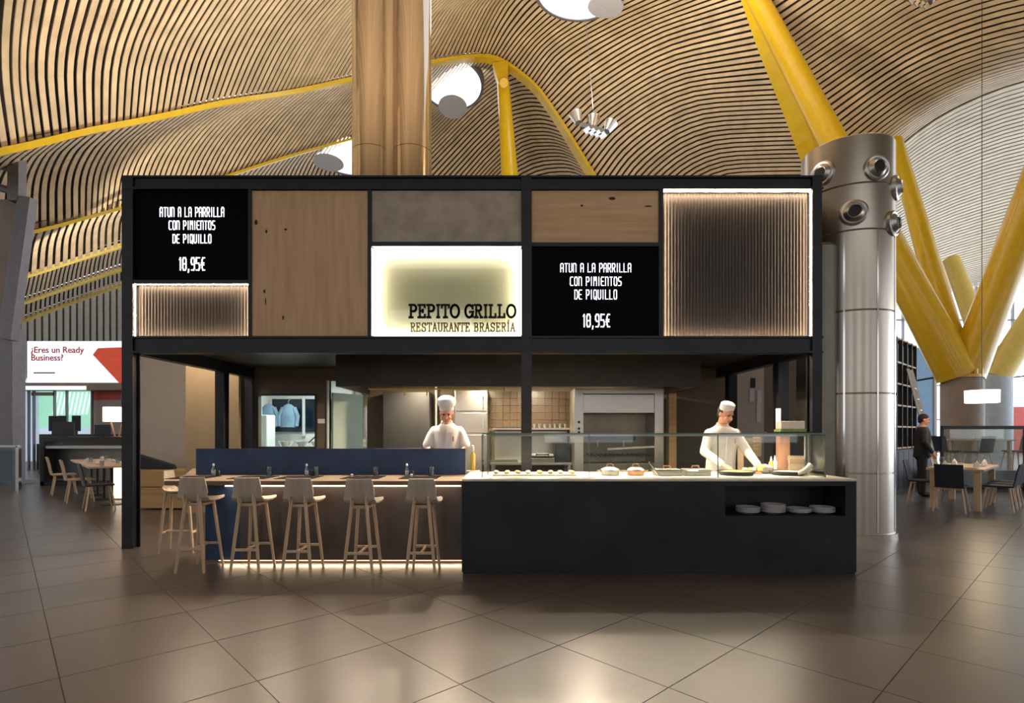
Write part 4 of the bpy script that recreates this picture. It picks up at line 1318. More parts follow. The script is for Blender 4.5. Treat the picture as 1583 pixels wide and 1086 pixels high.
casserole(943, 5.85, .10, M['stainless'], 'shiny steel casserole with lid under the second glass pane')
casserole(983, 5.85, .09, M['copper'], 'copper casserole with lid beside the steel one')


def pan_rect(x, D, label):
    t = thing('serving_pan', label, 'pan', on(x, D))
    MB().box(-.135, .135, -.10, .10, 0, .05).build('pan', M['stainless'], t, bevel=.01)
    MB().box(-.145, .145, -.11, .11, .05, .058).build('rim', M['chrome'], t, bevel=.003)
    lid = MB().box(-.13, .13, -.095, .095, .058, .068).build('lid', M['stainless'], t, bevel=.004)
    MB().tube([(-.04, 0, .068), (-.035, 0, .10), (.035, 0, .10), (.04, 0, .068)], .008, 6).build('handle', M['copper'], lid)


pan_rect(1031, 5.85, 'rectangular steel serving pan with lid, nearer the copper pot')
pan_rect(1075, 5.85, 'rectangular steel serving pan with lid, nearer the chef in the skull cap')
o = MB().cyl((0, 0, 0), (-.10, 0, .14), .008, n=8).build('serving_spoon', M['chrome'])
o.location = on(1018, 5.7) + Vector((0, 0, .012))
tag(o, 'chrome spoon handle leaning beside the serving pans', 'spoon')


def frypan(x, D, r, fm, label):
    t = thing('frying_pan', label, 'pan', on(x, D))
    MB().lathe([(r * .8, 0), (r, .045), (r * .97, .045), (r * .78, .008), (0, .008)], (0, 0, 0), 30).build('pan', M['black'], t, smooth='auto')
    MB().lathe([(r * .93, .03), (r * .6, .042), (0, .045)], (0, 0, 0), 24).build('food', fm, t, smooth='auto')


frypan(1138, 5.9, .205, M['food_y'], 'black pan of yellow food in front of the chef in the skull cap')
frypan(1218, 5.9, .19, M['food_p'], 'black pan of pale food at the right end of the counter')
t = thing('napkin_roll', 'white rolled napkin lying on the rim of the right pan', 'napkin', on(1238, 5.72))
MB().tube([(-.03, 0, .03), (.05, 0, .07), (.11, .01, .12)], [.018, .022, .028], 8).build('roll', M['cloth'], t, smooth=True)
MB().tube([(-.02, .02, .02), (.06, .03, .045), (.12, .03, .08)], [.012, .018, .022], 8).build('fold', M['cloth'], t, smooth=True)
t = thing('tablet_stand', 'beige tilted card holder behind the right pan', 'stand', on(1238, 6.12))
MB().box(-.125, .11, -.01, .01, 0.0, .20, Matrix.Rotation(R(-14), 4, 'X')).build('panel', M['tan_wall'], t, bevel=.004)
MB().box(-.12, .10, .04, .06, 0, .16, Matrix.Rotation(R(14), 4, 'X')).build('back_leg', M['tan_wall'], t)
MB().box(.0, .08, -.06, -.03, 0.0, .08).build('card_box', M['redwood'], t)
for x, h, lb in ((1192, .19, 'left'), (1198, .20, 'right')):
    t = thing('squeeze_bottle', '%s one of the two white sauce bottles by the wooden pillar' % lb, 'bottle', on(x, 6.15), group='sauce bottles')
    MB().lathe([(.022, 0), (.025, .02), (.025, h * .6), (.012, h * .75)], (0, 0, 0), 14).build('body', M['oil'] if lb == 'left' else M['porcelain'], t, smooth='auto')
    MB().lathe([(.013, h * .75), (.004, h)], (0, 0, 0), 12).build('nozzle', M['porcelain'], t, smooth='auto')
t = thing('food_bowl', 'white bowl heaped with pale food behind the pans', 'bowl', on(1180, 6.1))
MB().lathe([(.04, 0), (.09, .03), (.11, .07), (.105, .07), (.08, .03), (0, .012)], (0, 0, 0), 20).build('bowl', M['porcelain'], t, smooth='auto')
for k in range(9):
    a = k * 2.4; r = .02 + .06 * (k / 9)
    MB().ellip((r * math.cos(a), r * math.sin(a), .085 - r * .2), .035, .03, .025, 8, 6).build('food_piece', M[('food_p', 'food_y', 'cream')[k % 3]], t, smooth=True)
t = thing('bread_board', 'low board with bread and greens behind the yellow food pan', 'board', on(1163, 6.05))
MB().box(-.11, .07, -.08, .08, 0, .02).build('board', M['redwood'], t)
for k in range(6):
    MB().ellip((-.08 + .03 * k, random.uniform(-.04, .04), .045), .03, .03, .026, 8, 6).build('bread_piece', M[('food_p', 'food_g', 'food_y')[k % 3]], t, smooth=True)
wx = on(1212, 6.25)
tag(MB().box(wx.x - .06, wx.x + .055, 6.22, 6.32, SZ, pz(672, 6.25)).build('wooden_block', M['redwood'], bevel=.005), 'upright reddish wooden block carrying the black shelf end', 'block')
wx = on(1163, 6.42)
t = thing('crate', 'beige slatted crate right of the chef in the skull cap', 'crate', (px(1163, 7.1), 7.1, 0.0))
MB().box(-.115, .115, 0.0, .2, 0, 0.9).build('stand', M['dark'], t)
for k in range(5):
    MB().box(-.115, .115, -.01, .01, 1.08 + .05 * k, 1.122 + .05 * k).build('slat', M['legwood'], t)
for sx in (-.11, .10):
    MB().box(sx, sx + .012, .01, .2, .9, 1.33).build('side', M['legwood'], t)
t = thing('back_shelf', 'black shelf beside the right post carrying the till printer', 'shelf', (px(1218, 6.42), 6.45, 0))
MB().box(-.27, .26, -.08, .12, 1.36, 1.40).build('board', M['black'], t)
MB().box(-.05, .12, -.02, .1, .0, 1.36).build('leg', M['black'], t)
t = thing('till_printer', 'beige box printer on the black shelf at the right', 'printer', (px(1224, 6.42), 6.45, 1.40))
MB().box(-.14, .14, -.06, .08, .03, .125).build('body', M['cream'], t, bevel=.008)
MB().box(-.15, .15, -.07, .09, .0, .03).build('base', M['food_g'], t)
tag(MB().box(px(1201, 7.3), px(1207, 7.3), 7.3, 7.33, pz(662, 7.3), pz(631, 7.3)).build('wall_lamp', M['shade']), 'small bright vertical lamp behind the till printer', 'lamp')
t = thing('oil_bottle', 'oil bottle with white cap right of the short sleeved chef', 'bottle', (px(731, 6.6), 6.6, .9 + .04))
MB().lathe([(.03, 0), (.032, .02), (.032, .18), (.012, .22)], (0, 0, 0), 14).build('body', M['oil'], t, smooth='auto')
MB().lathe([(.016, .22), (.014, .29), (0, .3)], (0, 0, 0), 12).build('cap', M['porcelain'], t, smooth='auto')
t = thing('prep_counter', 'steel prep counter behind the blue panel', 'counter', (0, 0, 0))
MB().box(px(560, 6.5), px(742, 6.5), 6.40, 6.54, .90, .94).build('top', M['stainless'], t)
MB().box(px(560, 6.5), px(742, 6.5), 6.42, 6.52, .0, .90).build('body', M['stainless_dk'], t)

# ================================================================== BAR
BZ = 0.905
bar = thing('bar_counter', 'oak topped bar counter with bronze front along the row of stools', 'bar', (0, 0, 0))
topb = MB()
topb.prism([(-3.5, 5.51), (sX0 - .002, 5.51), (sX0 - .002, 6.34), (-3.70, 6.34), (-3.70, 7.4), (-4.32, 7.4), (-3.78, 6.34)], BZ - .045, BZ)
topb.build('oak_top', M['barwood'], bar)
BP = 5.834
MB().box(-3.27, -2.90, BP, BP + .03, .035, BZ - .045).build('blue_front', M['steel_blue'], bar)
MB().box(-2.90, sX0 - .002, BP, BP + .03, .035, BZ - .045).build('bronze_front', M['bronze'], bar)
MB().box(-3.27, -3.24, BP + .03, 6.34, .035, BZ - .045).build('blue_end', M['steel_blue'], bar)
MB().box(-3.2, sX0 - .002, BP + .12, 6.30, 0.0, .035).build('plinth', M['black'], bar)
MB().box(-3.05, sX0 - .05, BP - .02, BP - .001, .818, .832).build('led_strip', M['led_bar'], bar)
MB().box(-3.15, sX0 - .03, BP + .04, BP + .07, .012, .03).build('led_strip', M['led_toe'], bar)
bl = MB().box(px(303, 6.345), px(720, 6.345), 6.345, 6.375, 0.86, pz(693, 6.345)).build('blue_panel', M['steel_blue'], bar)
MB().box(px(719.5, 6.345), px(721, 6.345), 6.342, 6.378, 0.86, pz(693, 6.345)).build('panel_edge', M['stainless'], bar)
area_light('bar_underglow', (-1.8, BP - .10, BZ - .07), (R(-8), 0, 0), 2.5, .03, 6, (1.0, .78, .58))
area_light('bar_toe_glow', (-1.8, BP - .004, .03), (R(-62), 0, 0), 2.6, .02, 2.6, (1.0, .72, .47))

# things on the bar
for x, n_ in ((300, 'first stool from the left'), (392, 'second stool from the left'), (463, 'third stool from the left'), (562, 'fourth stool from the left'), (650, 'fifth stool from the left')):
    D = 5.92
    o = MB().box(-.20, .20, -.19, .19, 0, .004).build('placemat', M['slate'])
    o.location = (px(x, D), D, BZ)
    tag(o, 'black placemat on the bar in front of the %s' % n_, 'placemat', 'black placemats on the bar')
for x, lb in ((416, 'second stool from the left'), (489, 'third stool from the left'), (581, 'fourth stool from the left'), (667, 'fifth stool from the left')):
    D = 6.14
    o = MB().lathe([(.030, 0), (.036, .10), (.034, .10), (.028, .006), (0, .006)], (0, 0, 0), 18).build('tumbler', M['tumbler'], smooth='auto')
    o.location = (px(x, D), D, BZ)
    tag(o, 'empty glass tumbler on the bar by the %s' % lb, 'glass', 'tumblers on the bar')
for x, lb in ((330, 'left'), (474, 'middle'), (629, 'right')):
    D = 6.17
    t = thing('cruet_bottle', 'small clear bottle with white stopper, %s one of three on the bar' % lb, 'bottle', (px(x, D), D, BZ), group='cruet bottles on the bar')
    MB().lathe([(.024, 0), (.026, .03), (.024, .07), (.011, .095), (.011, .11)], (0, 0, 0), 16).build('body', M['tumbler'], t, smooth='auto')
    MB().lathe([(.0, .012), (.019, .012), (.021, .05), (.0, .055)], (0, 0, 0), 12).build('contents', M['porcelain'], t, smooth='auto')
    MB().lathe([(.012, .11), (.013, .13), (.0, .14)], (0, 0, 0), 12).build('stopper', M['porcelain'], t, smooth='auto')
    o = MB().lathe([(.022, 0), (.024, .05), (.016, .06), (0, .06)], (0, 0, 0), 12).build('pepper_pot', M['black'], smooth='auto')
    o.location = (px(x + 9, D), D - .03, BZ)
    tag(o, 'small black pot beside the %s white stopper bottle' % lb, 'pot', 'black pots on the bar')
for x, lb in ((544, 'fourth'), (636, 'fifth')):
    D = 6.02
    o = MB().lathe([(.014, 0), (.016, .02), (.008, .03), (0, .03)], (0, 0, 0), 12).build('salt_shaker', M['porcelain'], smooth='auto')
    o.location = (px(x, D), D, BZ + .004)
    tag(o, 'tiny white shaker near the placemat of the %s stool' % lb, 'shaker', 'white shakers on the bar')


# ------------------------------------------------------------------ bar stools
def make_stool():
    t = thing('bar_stool', 'x', 'stool', (0, 0, 0), group='wooden bar stools')
    # seat shell: back curve folding into the seat (x across, y front = +)
    prof = [(-.175, .945), (-.17, .88), (-.160, .80), (-.145, .735), (-.11, .70), (-.04, .69), (.06, .695), (.15, .703), (.19, .712)]
    rows_o, rows_i = [], []
    for (y, z), hwid in zip(prof, (.120, .135, .145, .150, .160, .175, .180, .170, .150)):
        ro, ri = [], []
        for i in range(9):
            u = -1 + i / 4
            bend = .030 * (u * u)
            yy = y + (bend if z > .74 else 0)
            zz = z + (bend * .5 if z <= .74 else 0)
            ro.append(Vector((u * hwid, yy, zz)))
            dn = Vector((0, .014, .002)) if z > .74 else Vector((0, .003, .014))
            ri.append(Vector((u * hwid, yy, zz)) + dn)
        rows_o.append(ro); rows_i.append(ri)

    def shell(a, c):
        b = MB()
        b.grid(rows_o[a:c]); b.grid(rows_i[a:c])
        for j in range(a, c - 1):
            b.add([rows_o[j][0], rows_o[j + 1][0], rows_i[j + 1][0], rows_i[j][0]], [(0, 1, 2, 3)])
            b.add([rows_o[j][8], rows_o[j + 1][8], rows_i[j + 1][8], rows_i[j][8]], [(0, 1, 2, 3)])
        for j in (a, c - 1):
            for i in range(8):
                b.add([rows_o[j][i], rows_o[j][i + 1], rows_i[j][i + 1], rows_i[j][i]], [(0, 1, 2, 3)])
        return b
    shell(0, 5).build('backrest', M['stoolwood'], t, smooth='auto')
    shell(4, 9).build('seat', M['stoolwood'], t, smooth='auto')
    MB().box(-.085, .085, -.10, .12, .655, .688).build('seat_frame', M['legwood'], t, bevel=.008)
    feet = {(-1, -1): (-.142, -.185), (1, -1): (.142, -.185), (-1, 1): (-.135, .185), (1, 1): (.135, .185)}
    tops = {(-1, -1): (-.072, -.135), (1, -1): (.072, -.135), (-1, 1): (-.075, .11), (1, 1): (.075, .11)}

    def pt(k, z):
        f, p = feet[k], tops[k]
        u = z / .69
        return Vector((f[0] + (p[0] - f[0]) * u, f[1] + (p[1] - f[1]) * u, z))
    for k in feet:
        top = .74 if k[1] < 0 else .685
        MB().tube([pt(k, 0.0), pt(k, .3), pt(k, top)], [.0125, .0165, .0175], 10).build('leg', M['legwood'], t, smooth='auto')
    z = .235
    for s in (-1, 1):
        MB().beam(pt((-1, s), z), pt((1, s), z), .018, .026).build('footrest', M['legwood'], t, bevel=.004)
    MB().beam((pt((-1, -1), z) + pt((1, -1), z)) / 2, (pt((-1, 1), z) + pt((1, 1), z)) / 2, .02, .02).build('stretcher', M['legwood'], t, bevel=.004)
    for s in (-1, 1):
        MB().box(s * .072 - .006, s * .072 + .006, -.172, -.142, .70, .775).build('back_bracket', M['legwood'], t)
    return t


stool = make_stool()
for i, (x, D, lb) in enumerate(((293, 5.41, 'first from the left of the front row of wooden bar stools'), (378, 5.38, 'second from the left of the front row of wooden bar stools'),
                               (458, 5.31, 'middle one of the front row of five wooden bar stools'), (553, 5.22, 'fourth from the left of the front row of wooden bar stools'),
                               (650, 5.24, 'wooden bar stool nearest the black serving counter'))):
    o = stool if i == 0 else copy_tree(stool)
    o.location = (px(x, D), D + .185, 0)
    o['label'] = lb if 'stool' in lb else lb
o = copy_tree(stool)
o.location = (px(280, 6.42), 6.42, 0)
o.rotation_euler = (0, 0, R(-82))
o['label'] = 'bar stool turned sideways at the end of the bar, half hidden by another stool'


# ================================================================== PEOPLE
def remesh(b, name, material, parent, voxel, smooth_it=6, keep=None):
    me = bpy.data.meshes.new(name)
    me.from_pydata([tuple(v) for v in b.v], [], b.f)
    bm = bmesh.new(); bm.from_mesh(me)
    bmesh.ops.recalc_face_normals(bm, faces=bm.faces)
    bm.to_mesh(me); bm.free()
    o = bpy.data.objects.new(name, me)
    COL.objects.link(o)
    md = o.modifiers.new('r', 'REMESH'); md.mode = 'VOXEL'; md.voxel_size = voxel
    ms = o.modifiers.new('s', 'SMOOTH'); ms.iterations = smooth_it; ms.factor = .5
    dg = bpy.context.evaluated_depsgraph_get()
    me2 = bpy.data.meshes.new_from_object(o.evaluated_get(dg))
    bpy.data.objects.remove(o)
    me2.name = name
    me2.materials.clear(); me2.materials.append(material)
    me2.polygons.foreach_set('use_smooth', [True] * len(me2.polygons))
    o2 = bpy.data.objects.new(name, me2)
    COL.objects.link(o2)
    o2.parent = parent
    return o2


def limb(b, pts, rs, n=14):
    for i in range(len(pts)):
        b.ellip(pts[i], rs[i], rs[i], rs[i], n, 8)
    for i in range(len(pts) - 1):
        b.cyl(pts[i], pts[i + 1], rs[i], rs[i + 1], n)


def hand(b, wrist, d, side, palm_n):
    """palm and five bent fingers; d = pointing direction, palm_n = direction the palm faces"""
    d = Vector(d).normalized(); n = Vector(palm_n); n = (n - d * n.dot(d)).normalized()
    s = d.cross(n).normalized() * side
    w0 = Vector(wrist)
    b.ellip(w0 + d * .045, .036, .05, .018, 12, 8, Matrix((s, d, n)).transposed().to_4x4())
    for k, (o_, L) in enumerate(((-.026, .072), (-.009, .082), (.009, .076), (.025, .060))):
        p = w0 + d * .078 + s * o_
        q = p + d * L * .5 + n * .008
        r_ = q + d * L * .38 + n * .025
        limb(b, [p, q, r_], [.0095, .009, .0075], 8)
    p = w0 + d * .03 - s * .03
    limb(b, [p, p - s * .028 + d * .03 + n * .01, p - s * .03 + d * .06 + n * .022], [.012, .0105, .009], 8)


def person(label, loc_, rz, head_c, head_tilt, head_turn, sh, el, wr, hands, skin, style):
    t = thing('person', label, 'person', loc_, rz)
    neck0 = Vector(((sh[0][0] + sh[1][0]) / 2, (sh[0][1] + sh[1][1]) / 2, (sh[0][2] + sh[1][2]) / 2))
    hc = Vector(head_c)
    hm = Matrix.Rotation(head_turn, 4, 'Z') @ Matrix.Rotation(head_tilt, 4, 'X')
    H = lambda v: hc + hm @ Vector(v)
    b = MB()
    # skull, jaw, nose, brow, ears, neck
    b.ellip(H((0, .012, .03)), .075, .095, .092, 20, 14, hm)
    b.ellip(H((0, -.022, -.045)), .056, .068, .072, 18, 12, hm)
    b.ellip(H((0, -.052, -.088)), .030, .030, .024, 12, 8, hm)
    limb(b, [H((0, -.086, .012)), H((0, -.108, -.030))], [.010, .015], 10)
    b.ellip(H((0, -.072, .022)), .052, .018, .010, 12, 8, hm)
    for s in (-1, 1):
        b.ellip(H((s * .077, .012, -.008)), .010, .020, .032, 10, 8, hm)
        b.ellip(H((s * .036, -.062, -.035)), .024, .022, .022, 10, 8, hm)
    limb(b, [H((0, .015, -.07)), neck0 + Vector((0, .02, .03))], [.052, .060], 14)
    # trunk and legs (one body)
    hipz = .92
    limb(b, [neck0 + Vector((0, .02, -.03)), neck0 * .6 + Vector((0, .01, hipz * .4)), Vector((0, .02, hipz))], [.115, .125, .13], 18)
    for s in (0, 1):
        limb(b, [Vector(sh[s]) + Vector((.02 if s == 0 else -.02, 0, -.05)), el[s], wr[s]], [.040, .036, .026], 14)
        hx = -.085 if s == 0 else .085
        limb(b, [(hx, .02, hipz - .05), (hx * 1.1, .01, .50), (hx * 1.15, .03, .09)], [.080, .055, .040], 12)
        b.ellip((hx * 1.15, -.05, .04), .042, .12, .038, 12, 8)
        hand(b, wr[s], hands[s][0], 1 if s else -1, hands[s][1])
    body = remesh(b, 'body', skin, t, .0075, 3)
    # eyes, brows, mouth
    for s in (-1, 1):
        MB().ellip(H((s * .031, -.0815, .002)), .013, .008, .0075, 10, 8, hm).build('eye', M['hair'], body, smooth=True)
        MB().ellip(H((s * .032, -.087, .020)), .020, .006, .0045, 10, 6, hm).build('eyebrow', M['hair'], body, smooth=True)
    MB().ellip(H((0, -.089, -.066)), .024, .008, .008, 12, 6, hm).build('mouth', M['lips'], body, smooth=True)
    # hair
    hb = MB()
    hb.ellip(H((0, .028, .028)), .082, .092, .088, 18, 12, hm)
    if not style.get('hat'):
        hb.ellip(H((0, .018, .055)), .084, .098, .075, 18, 12, hm)
    hb.ellip(H((0, .065, -.03)), .062, .045, .055, 14, 10, hm)
    hair = hb.build('hair', M['hair'], t, smooth=True)
    # tunic
    tb_ = MB()
    cm = M['cloth'] if style['top'] == 'white' else M['trouser']
    z0 = style.get('hem', .80)
    rows = []
    shw = (sh[1][0] - sh[0][0]) / 2
    for z, wx_, wy_, cy in ((neck0.z + .045, .075, .075, .018), (neck0.z + .025, shw * .62, .10, .015), (neck0.z - .01, shw * .98, .115, .012), (neck0.z - .06, shw * 1.06, .135, .01), (neck0.z - .18, shw * 1.0, .150, .005),
                            (neck0.z - .34, shw * .92, .145, .01), (1.0, shw * .93, .15, .015), (z0, shw * .98, .165, .02)):
        u = max(0, min(1, (z - .9) / (neck0.z - .9)))
        cx_ = neck0.x * u; cyy = neck0.y * u + cy
        rows.append([Vector((cx_ + wx_ * math.copysign(abs(math.cos(a)) ** .85, math.cos(a)), cyy + wy_ * math.copysign(abs(math.sin(a)) ** .9, math.sin(a)), z)) for a in [2 * PI * k / 28 for k in range(28)]])
    vs = [p for r_ in rows for p in r_]
    fs = [(j * 28 + k, j * 28 + (k + 1) % 28, (j + 1) * 28 + (k + 1) % 28, (j + 1) * 28 + k) for j in range(len(rows) - 1) for k in range(28)]
    fs += [tuple(range(28)), tuple((len(rows) - 1) * 28 + k for k in range(28))]
    tb_.add(vs, fs)
    for s in (0, 1):
        S, E_, W = Vector(sh[s]), Vector(el[s]), Vector(wr[s])
        if style['sleeve'] == 'short':
            limb(tb_, [S + Vector((.012 - .024 * s, 0, -.045)), S.lerp(E_, .5), E_.lerp(S, .04)], [.060, .056, .068], 14)
        else:
            limb(tb_, [S + Vector((.025 - .05 * s, 0, -.055)), E_, W.lerp(E_, .10)], [.066, .056, .042], 14)
    remesh(tb_, 'tunic' if style['top'] == 'white' else 'shirt', cm, t, .011, 4)
    if style.get('collar'):
        cb = MB()
        c0 = neck0 + Vector((0, .005, .045))
        cb.lathe([(.076, -.02), (.070, .03), (.064, .03), (.066, -.02), (.076, -.02)], c0, 22, Matrix.Rotation(R(14), 4, 'X'))
        cb.build('collar', M['cloth'], t, smooth='auto')
        MB().beam(neck0 + Vector((.012, -.145, -.02)), neck0 + Vector((-.03, -.165, -.42)), .012, .006, (0, 1, 0)).build('placket', M['cloth'], t)
        MB().box(neck0.x + .085, neck0.x + .10, neck0.y - .158, neck0.y - .147, neck0.z - .17, neck0.z - .11).build('pocket_pen', M['lips'], t)
    # trousers
    pb = MB()
    limb(pb, [(0, .02, 1.0), (0, .02, .90)], [.145, .15], 16)
    for hx in (-.085, .085):
        limb(pb, [(hx, .02, .86), (hx * 1.1, .012, .48), (hx * 1.15, .03, .10)], [.095, .075, .066], 12)
    remesh(pb, 'trousers', M['trouser'], t, .014, 3)
    for hx in (-.098, .098):
        MB().ellip((hx, -.05, .045), .05, .135, .045, 14, 8).build('shoe', M['black'], t, smooth=True)
    # hat
    if style.get('hat') == 'tall':
        hb = MB().lathe([(.083, .0), (.087, .035), (.106, .065), (.113, .10), (.104, .135), (.07, .16), (0, .17)], H((0, .012, .045)), 26, hm)
        hb.build('cook_hat', M['cloth_hat'], t, smooth=True)
        MB().lathe([(.084, .0), (.088, .0), (.089, .042), (.084, .042)], H((0, .012, .043)), 26, hm).build('hat_band', M['cloth'], t, smooth='auto')
    elif style.get('hat') == 'cap':
        hb = MB().lathe([(.082, .0), (.087, .045), (.084, .08), (.06, .098), (0, .103)], H((0, .014, .048)), 26, hm)
        hb.build('skull_cap', M['cloth_hat'], t, smooth='auto')
    return t


# woman in short sleeves: facing the camera, looking down
D = 6.72
X = px(691, D)
person('short sleeved chef in white tunic and puffed hat looking down behind the blue panel', (X, D, 0), 0.0,
       (0, -.045, 1.625), R(20), R(4), [(-.165, .0, 1.455), (.165, .0, 1.455)], [(-.225, -.05, 1.235), (.225, -.05, 1.235)],
       [(-.17, -.24, 1.08), (.17, -.24, 1.08)], [((.25, -.8, -.3), (.2, 0, -1)), ((-.25, -.8, -.3), (-.2, 0, -1))], M['skin2'],
       {'top': 'white', 'sleeve': 'short', 'hat': 'tall', 'collar': True})
# man in long sleeves and cap, leaning over the slab
D = 6.78
X = px(1114, D)
person('long sleeved chef in white jacket and skull cap reaching over the pans', (X, D, 0), 0.0,
       (.015, -.13, 1.615), R(24), R(22), [(-.185, -.06, 1.43), (.185, -.06, 1.43)], [(-.27, -.20, 1.16), (.255, -.20, 1.15)],
       [(-.16, -.50, 1.015), (.235, -.52, 1.01)], [((.35, -.8, -.25), (.1, 0, -1)), ((.1, -.8, -.3), (-.2, 0, -1))], M['skin'],
       {'top': 'white', 'sleeve': 'long', 'hat': 'cap', 'collar': True, 'hem': .85})
# waiter in black near the bookcase
D = 11.9
person('person dressed in black standing beside the tall bookcase at the right', (px(1427, D), D, 0), R(60),
       (0, -.02, 1.66), R(6), 0, [(-.18, 0, 1.47), (.18, 0, 1.47)], [(-.23, .0, 1.18), (.23, .0, 1.18)],
       [(-.20, -.14, .95), (.20, -.14, .95)], [((.1, -.4, -.9), (.9, 0, 0)), ((-.1, -.4, -.9), (-.9, 0, 0))], M['skin'],
       {'top': 'black', 'sleeve': 'long', 'hem': .85})

# ================================================================== LEFT BACKGROUND
def rzmat(a):
    return Matrix.Rotation(a, 4, 'Z')


WD = 10.7
tag(MB().box(px(208, WD), px(287, WD), WD, WD + .08, 0, 3.0).build('wall_left', M['beige_wall']), 'grey beige wall panel seen through the open left side of the kiosk', 'wall', kind='structure')
tag(MB().box(px(287, 9.45), -4.72, 9.45, 9.53, 0, 3.0).build('wall_left', M['tan_wall']), 'warm tan wall panel beside the rear kiosk posts', 'wall', kind='structure')
tag(MB().box(px(1128, 10.2), px(1181, 10.2), 10.2, 10.28, 0, 3.0).build('wall_right', M['beige_wall']), 'beige wall with pinned papers behind the right chef', 'wall', kind='structure')
tag(MB().box(px(1181, 10.6), px(1262, 10.6), 10.6, 10.68, 0, 3.0).build('wall_right', M['olive']), 'dark olive wall behind the right kiosk posts', 'wall', kind='structure')
for x0, x1, y0, y1, lb in ((1159, 1166, 600, 621, 'left of the pair'), (1171, 1178, 603, 623, 'right of the pair'), (1170, 1177, 624, 652, 'long, lowest'), (1161, 1168, 584, 599, 'small, topmost')):
    o = MB().box(px(x0, 10.18), px(x1, 10.18), 10.185, 10.198, pz(y1, 10.18), pz(y0, 10.18)).build('paper_note', M['paper'] if lb[0] != 's' else M['navy'])
    tag(o, 'paper sheet pinned on the beige wall, %s' % lb, 'paper', 'papers pinned on the wall')
area_light('side_wall_washer', (-5.3, 8.7, 2.95), (R(40), 0, 0), 1.2, .1, 17, (1.0, .80, .55))

bq = thing('banquette', 'wooden banquette box with grey backrest behind the left kiosk post', 'bench', (0, 0, 0))
q = 9.87
MB().box(px(215, q), px(300, q), q, q + .5, 0.02, .40).build('base', M['blockwood'], bq, bevel=.006)
MB().box(px(213, q), px(300, q), q - .01, q + .5, .41, .71).build('box', M['blockwood'], bq, bevel=.006)
MB().add([Vector(v) for v in ((px(190, q), q + .1, .72), (px(262, q), q + .1, .72), (px(258, q), q + .1, .80), (px(196, q), q + .1, 1.02),
                              (px(190, q), q + .25, .72), (px(262, q), q + .25, .72), (px(258, q), q + .25, .80), (px(196, q), q + .25, 1.02))],
         [(0, 1, 2, 3), (7, 6, 5, 4), (0, 4, 5, 1), (1, 5, 6, 2), (2, 6, 7, 3), (3, 7, 4, 0)]).build('backrest', M['navy'], bq, bevel=.02)


def make_chair(label, shell_m, leg_m, group):
    t = thing('dining_chair', label, 'chair', (0, 0, 0), group=group)
    MB().box(-.21, .21, -.20, .22, .43, .462).build('seat', shell_m, t, bevel=.012)
    rows = []
    for z, y in ((.44, -.20), (.55, -.225), (.70, -.25), (.84, -.285)):
        rows.append([Vector((.2 * u, y - .03 * (1 - u * u), z)) for u in (-1, -.5, 0, .5, 1)])
    b = MB().grid(rows)
    b.grid([[p + Vector((0, .018, 0)) for p in r_] for r_ in rows])
    for j in range(3):
        for c in (0, 4):
            b.add([rows[j][c], rows[j + 1][c], rows[j + 1][c] + Vector((0, .018, 0)), rows[j][c] + Vector((0, .018, 0))], [(0, 1, 2, 3)])
    for j in (0, 3):
        for c in range(4):
            b.add([rows[j][c], rows[j][c + 1], rows[j][c + 1] + Vector((0, .018, 0)), rows[j][c] + Vector((0, .018, 0))], [(0, 1, 2, 3)])
    b.build('backrest', shell_m, t, smooth='auto')
    for sx in (-1, 1):
        for sy in (-1, 1):
            MB().tube([(sx * .225, sy * .215 + .01, 0), (sx * .16, sy * .15 + .01, .44)], [.012, .018], 8).build('leg', leg_m, t, smooth='auto')
    for sy in (-1, 1):
        MB().beam((-.165, sy * .15 + .01, .41), (.165, sy * .15 + .01, .41), .02, .03).build('rail', leg_m, t)
    return t


c0 = make_chair('black dining chair nearest the kiosk at the long table on the left', M['black'], M['legwood'], 'chairs at the left dining table')
c0.location = (px(152, 9.9), 9.9, 0); c0.rotation_euler = (0, 0, -ANG)
c1 = make_chair('light wooden dining chair in the middle of the three at the left table', M['legwood'], M['legwood'], 'chairs at the left dining table')
c1.location = (px(122, 11.0), 11.0, 0); c1.rotation_euler = (0, 0, -ANG)
c2 = copy_tree(c1)
c2['label'] = 'light wooden dining chair farthest left at the left table'
c2.location = (px(98, 12.3), 12.3, 0); c2.rotation_euler = (0, 0, -ANG)

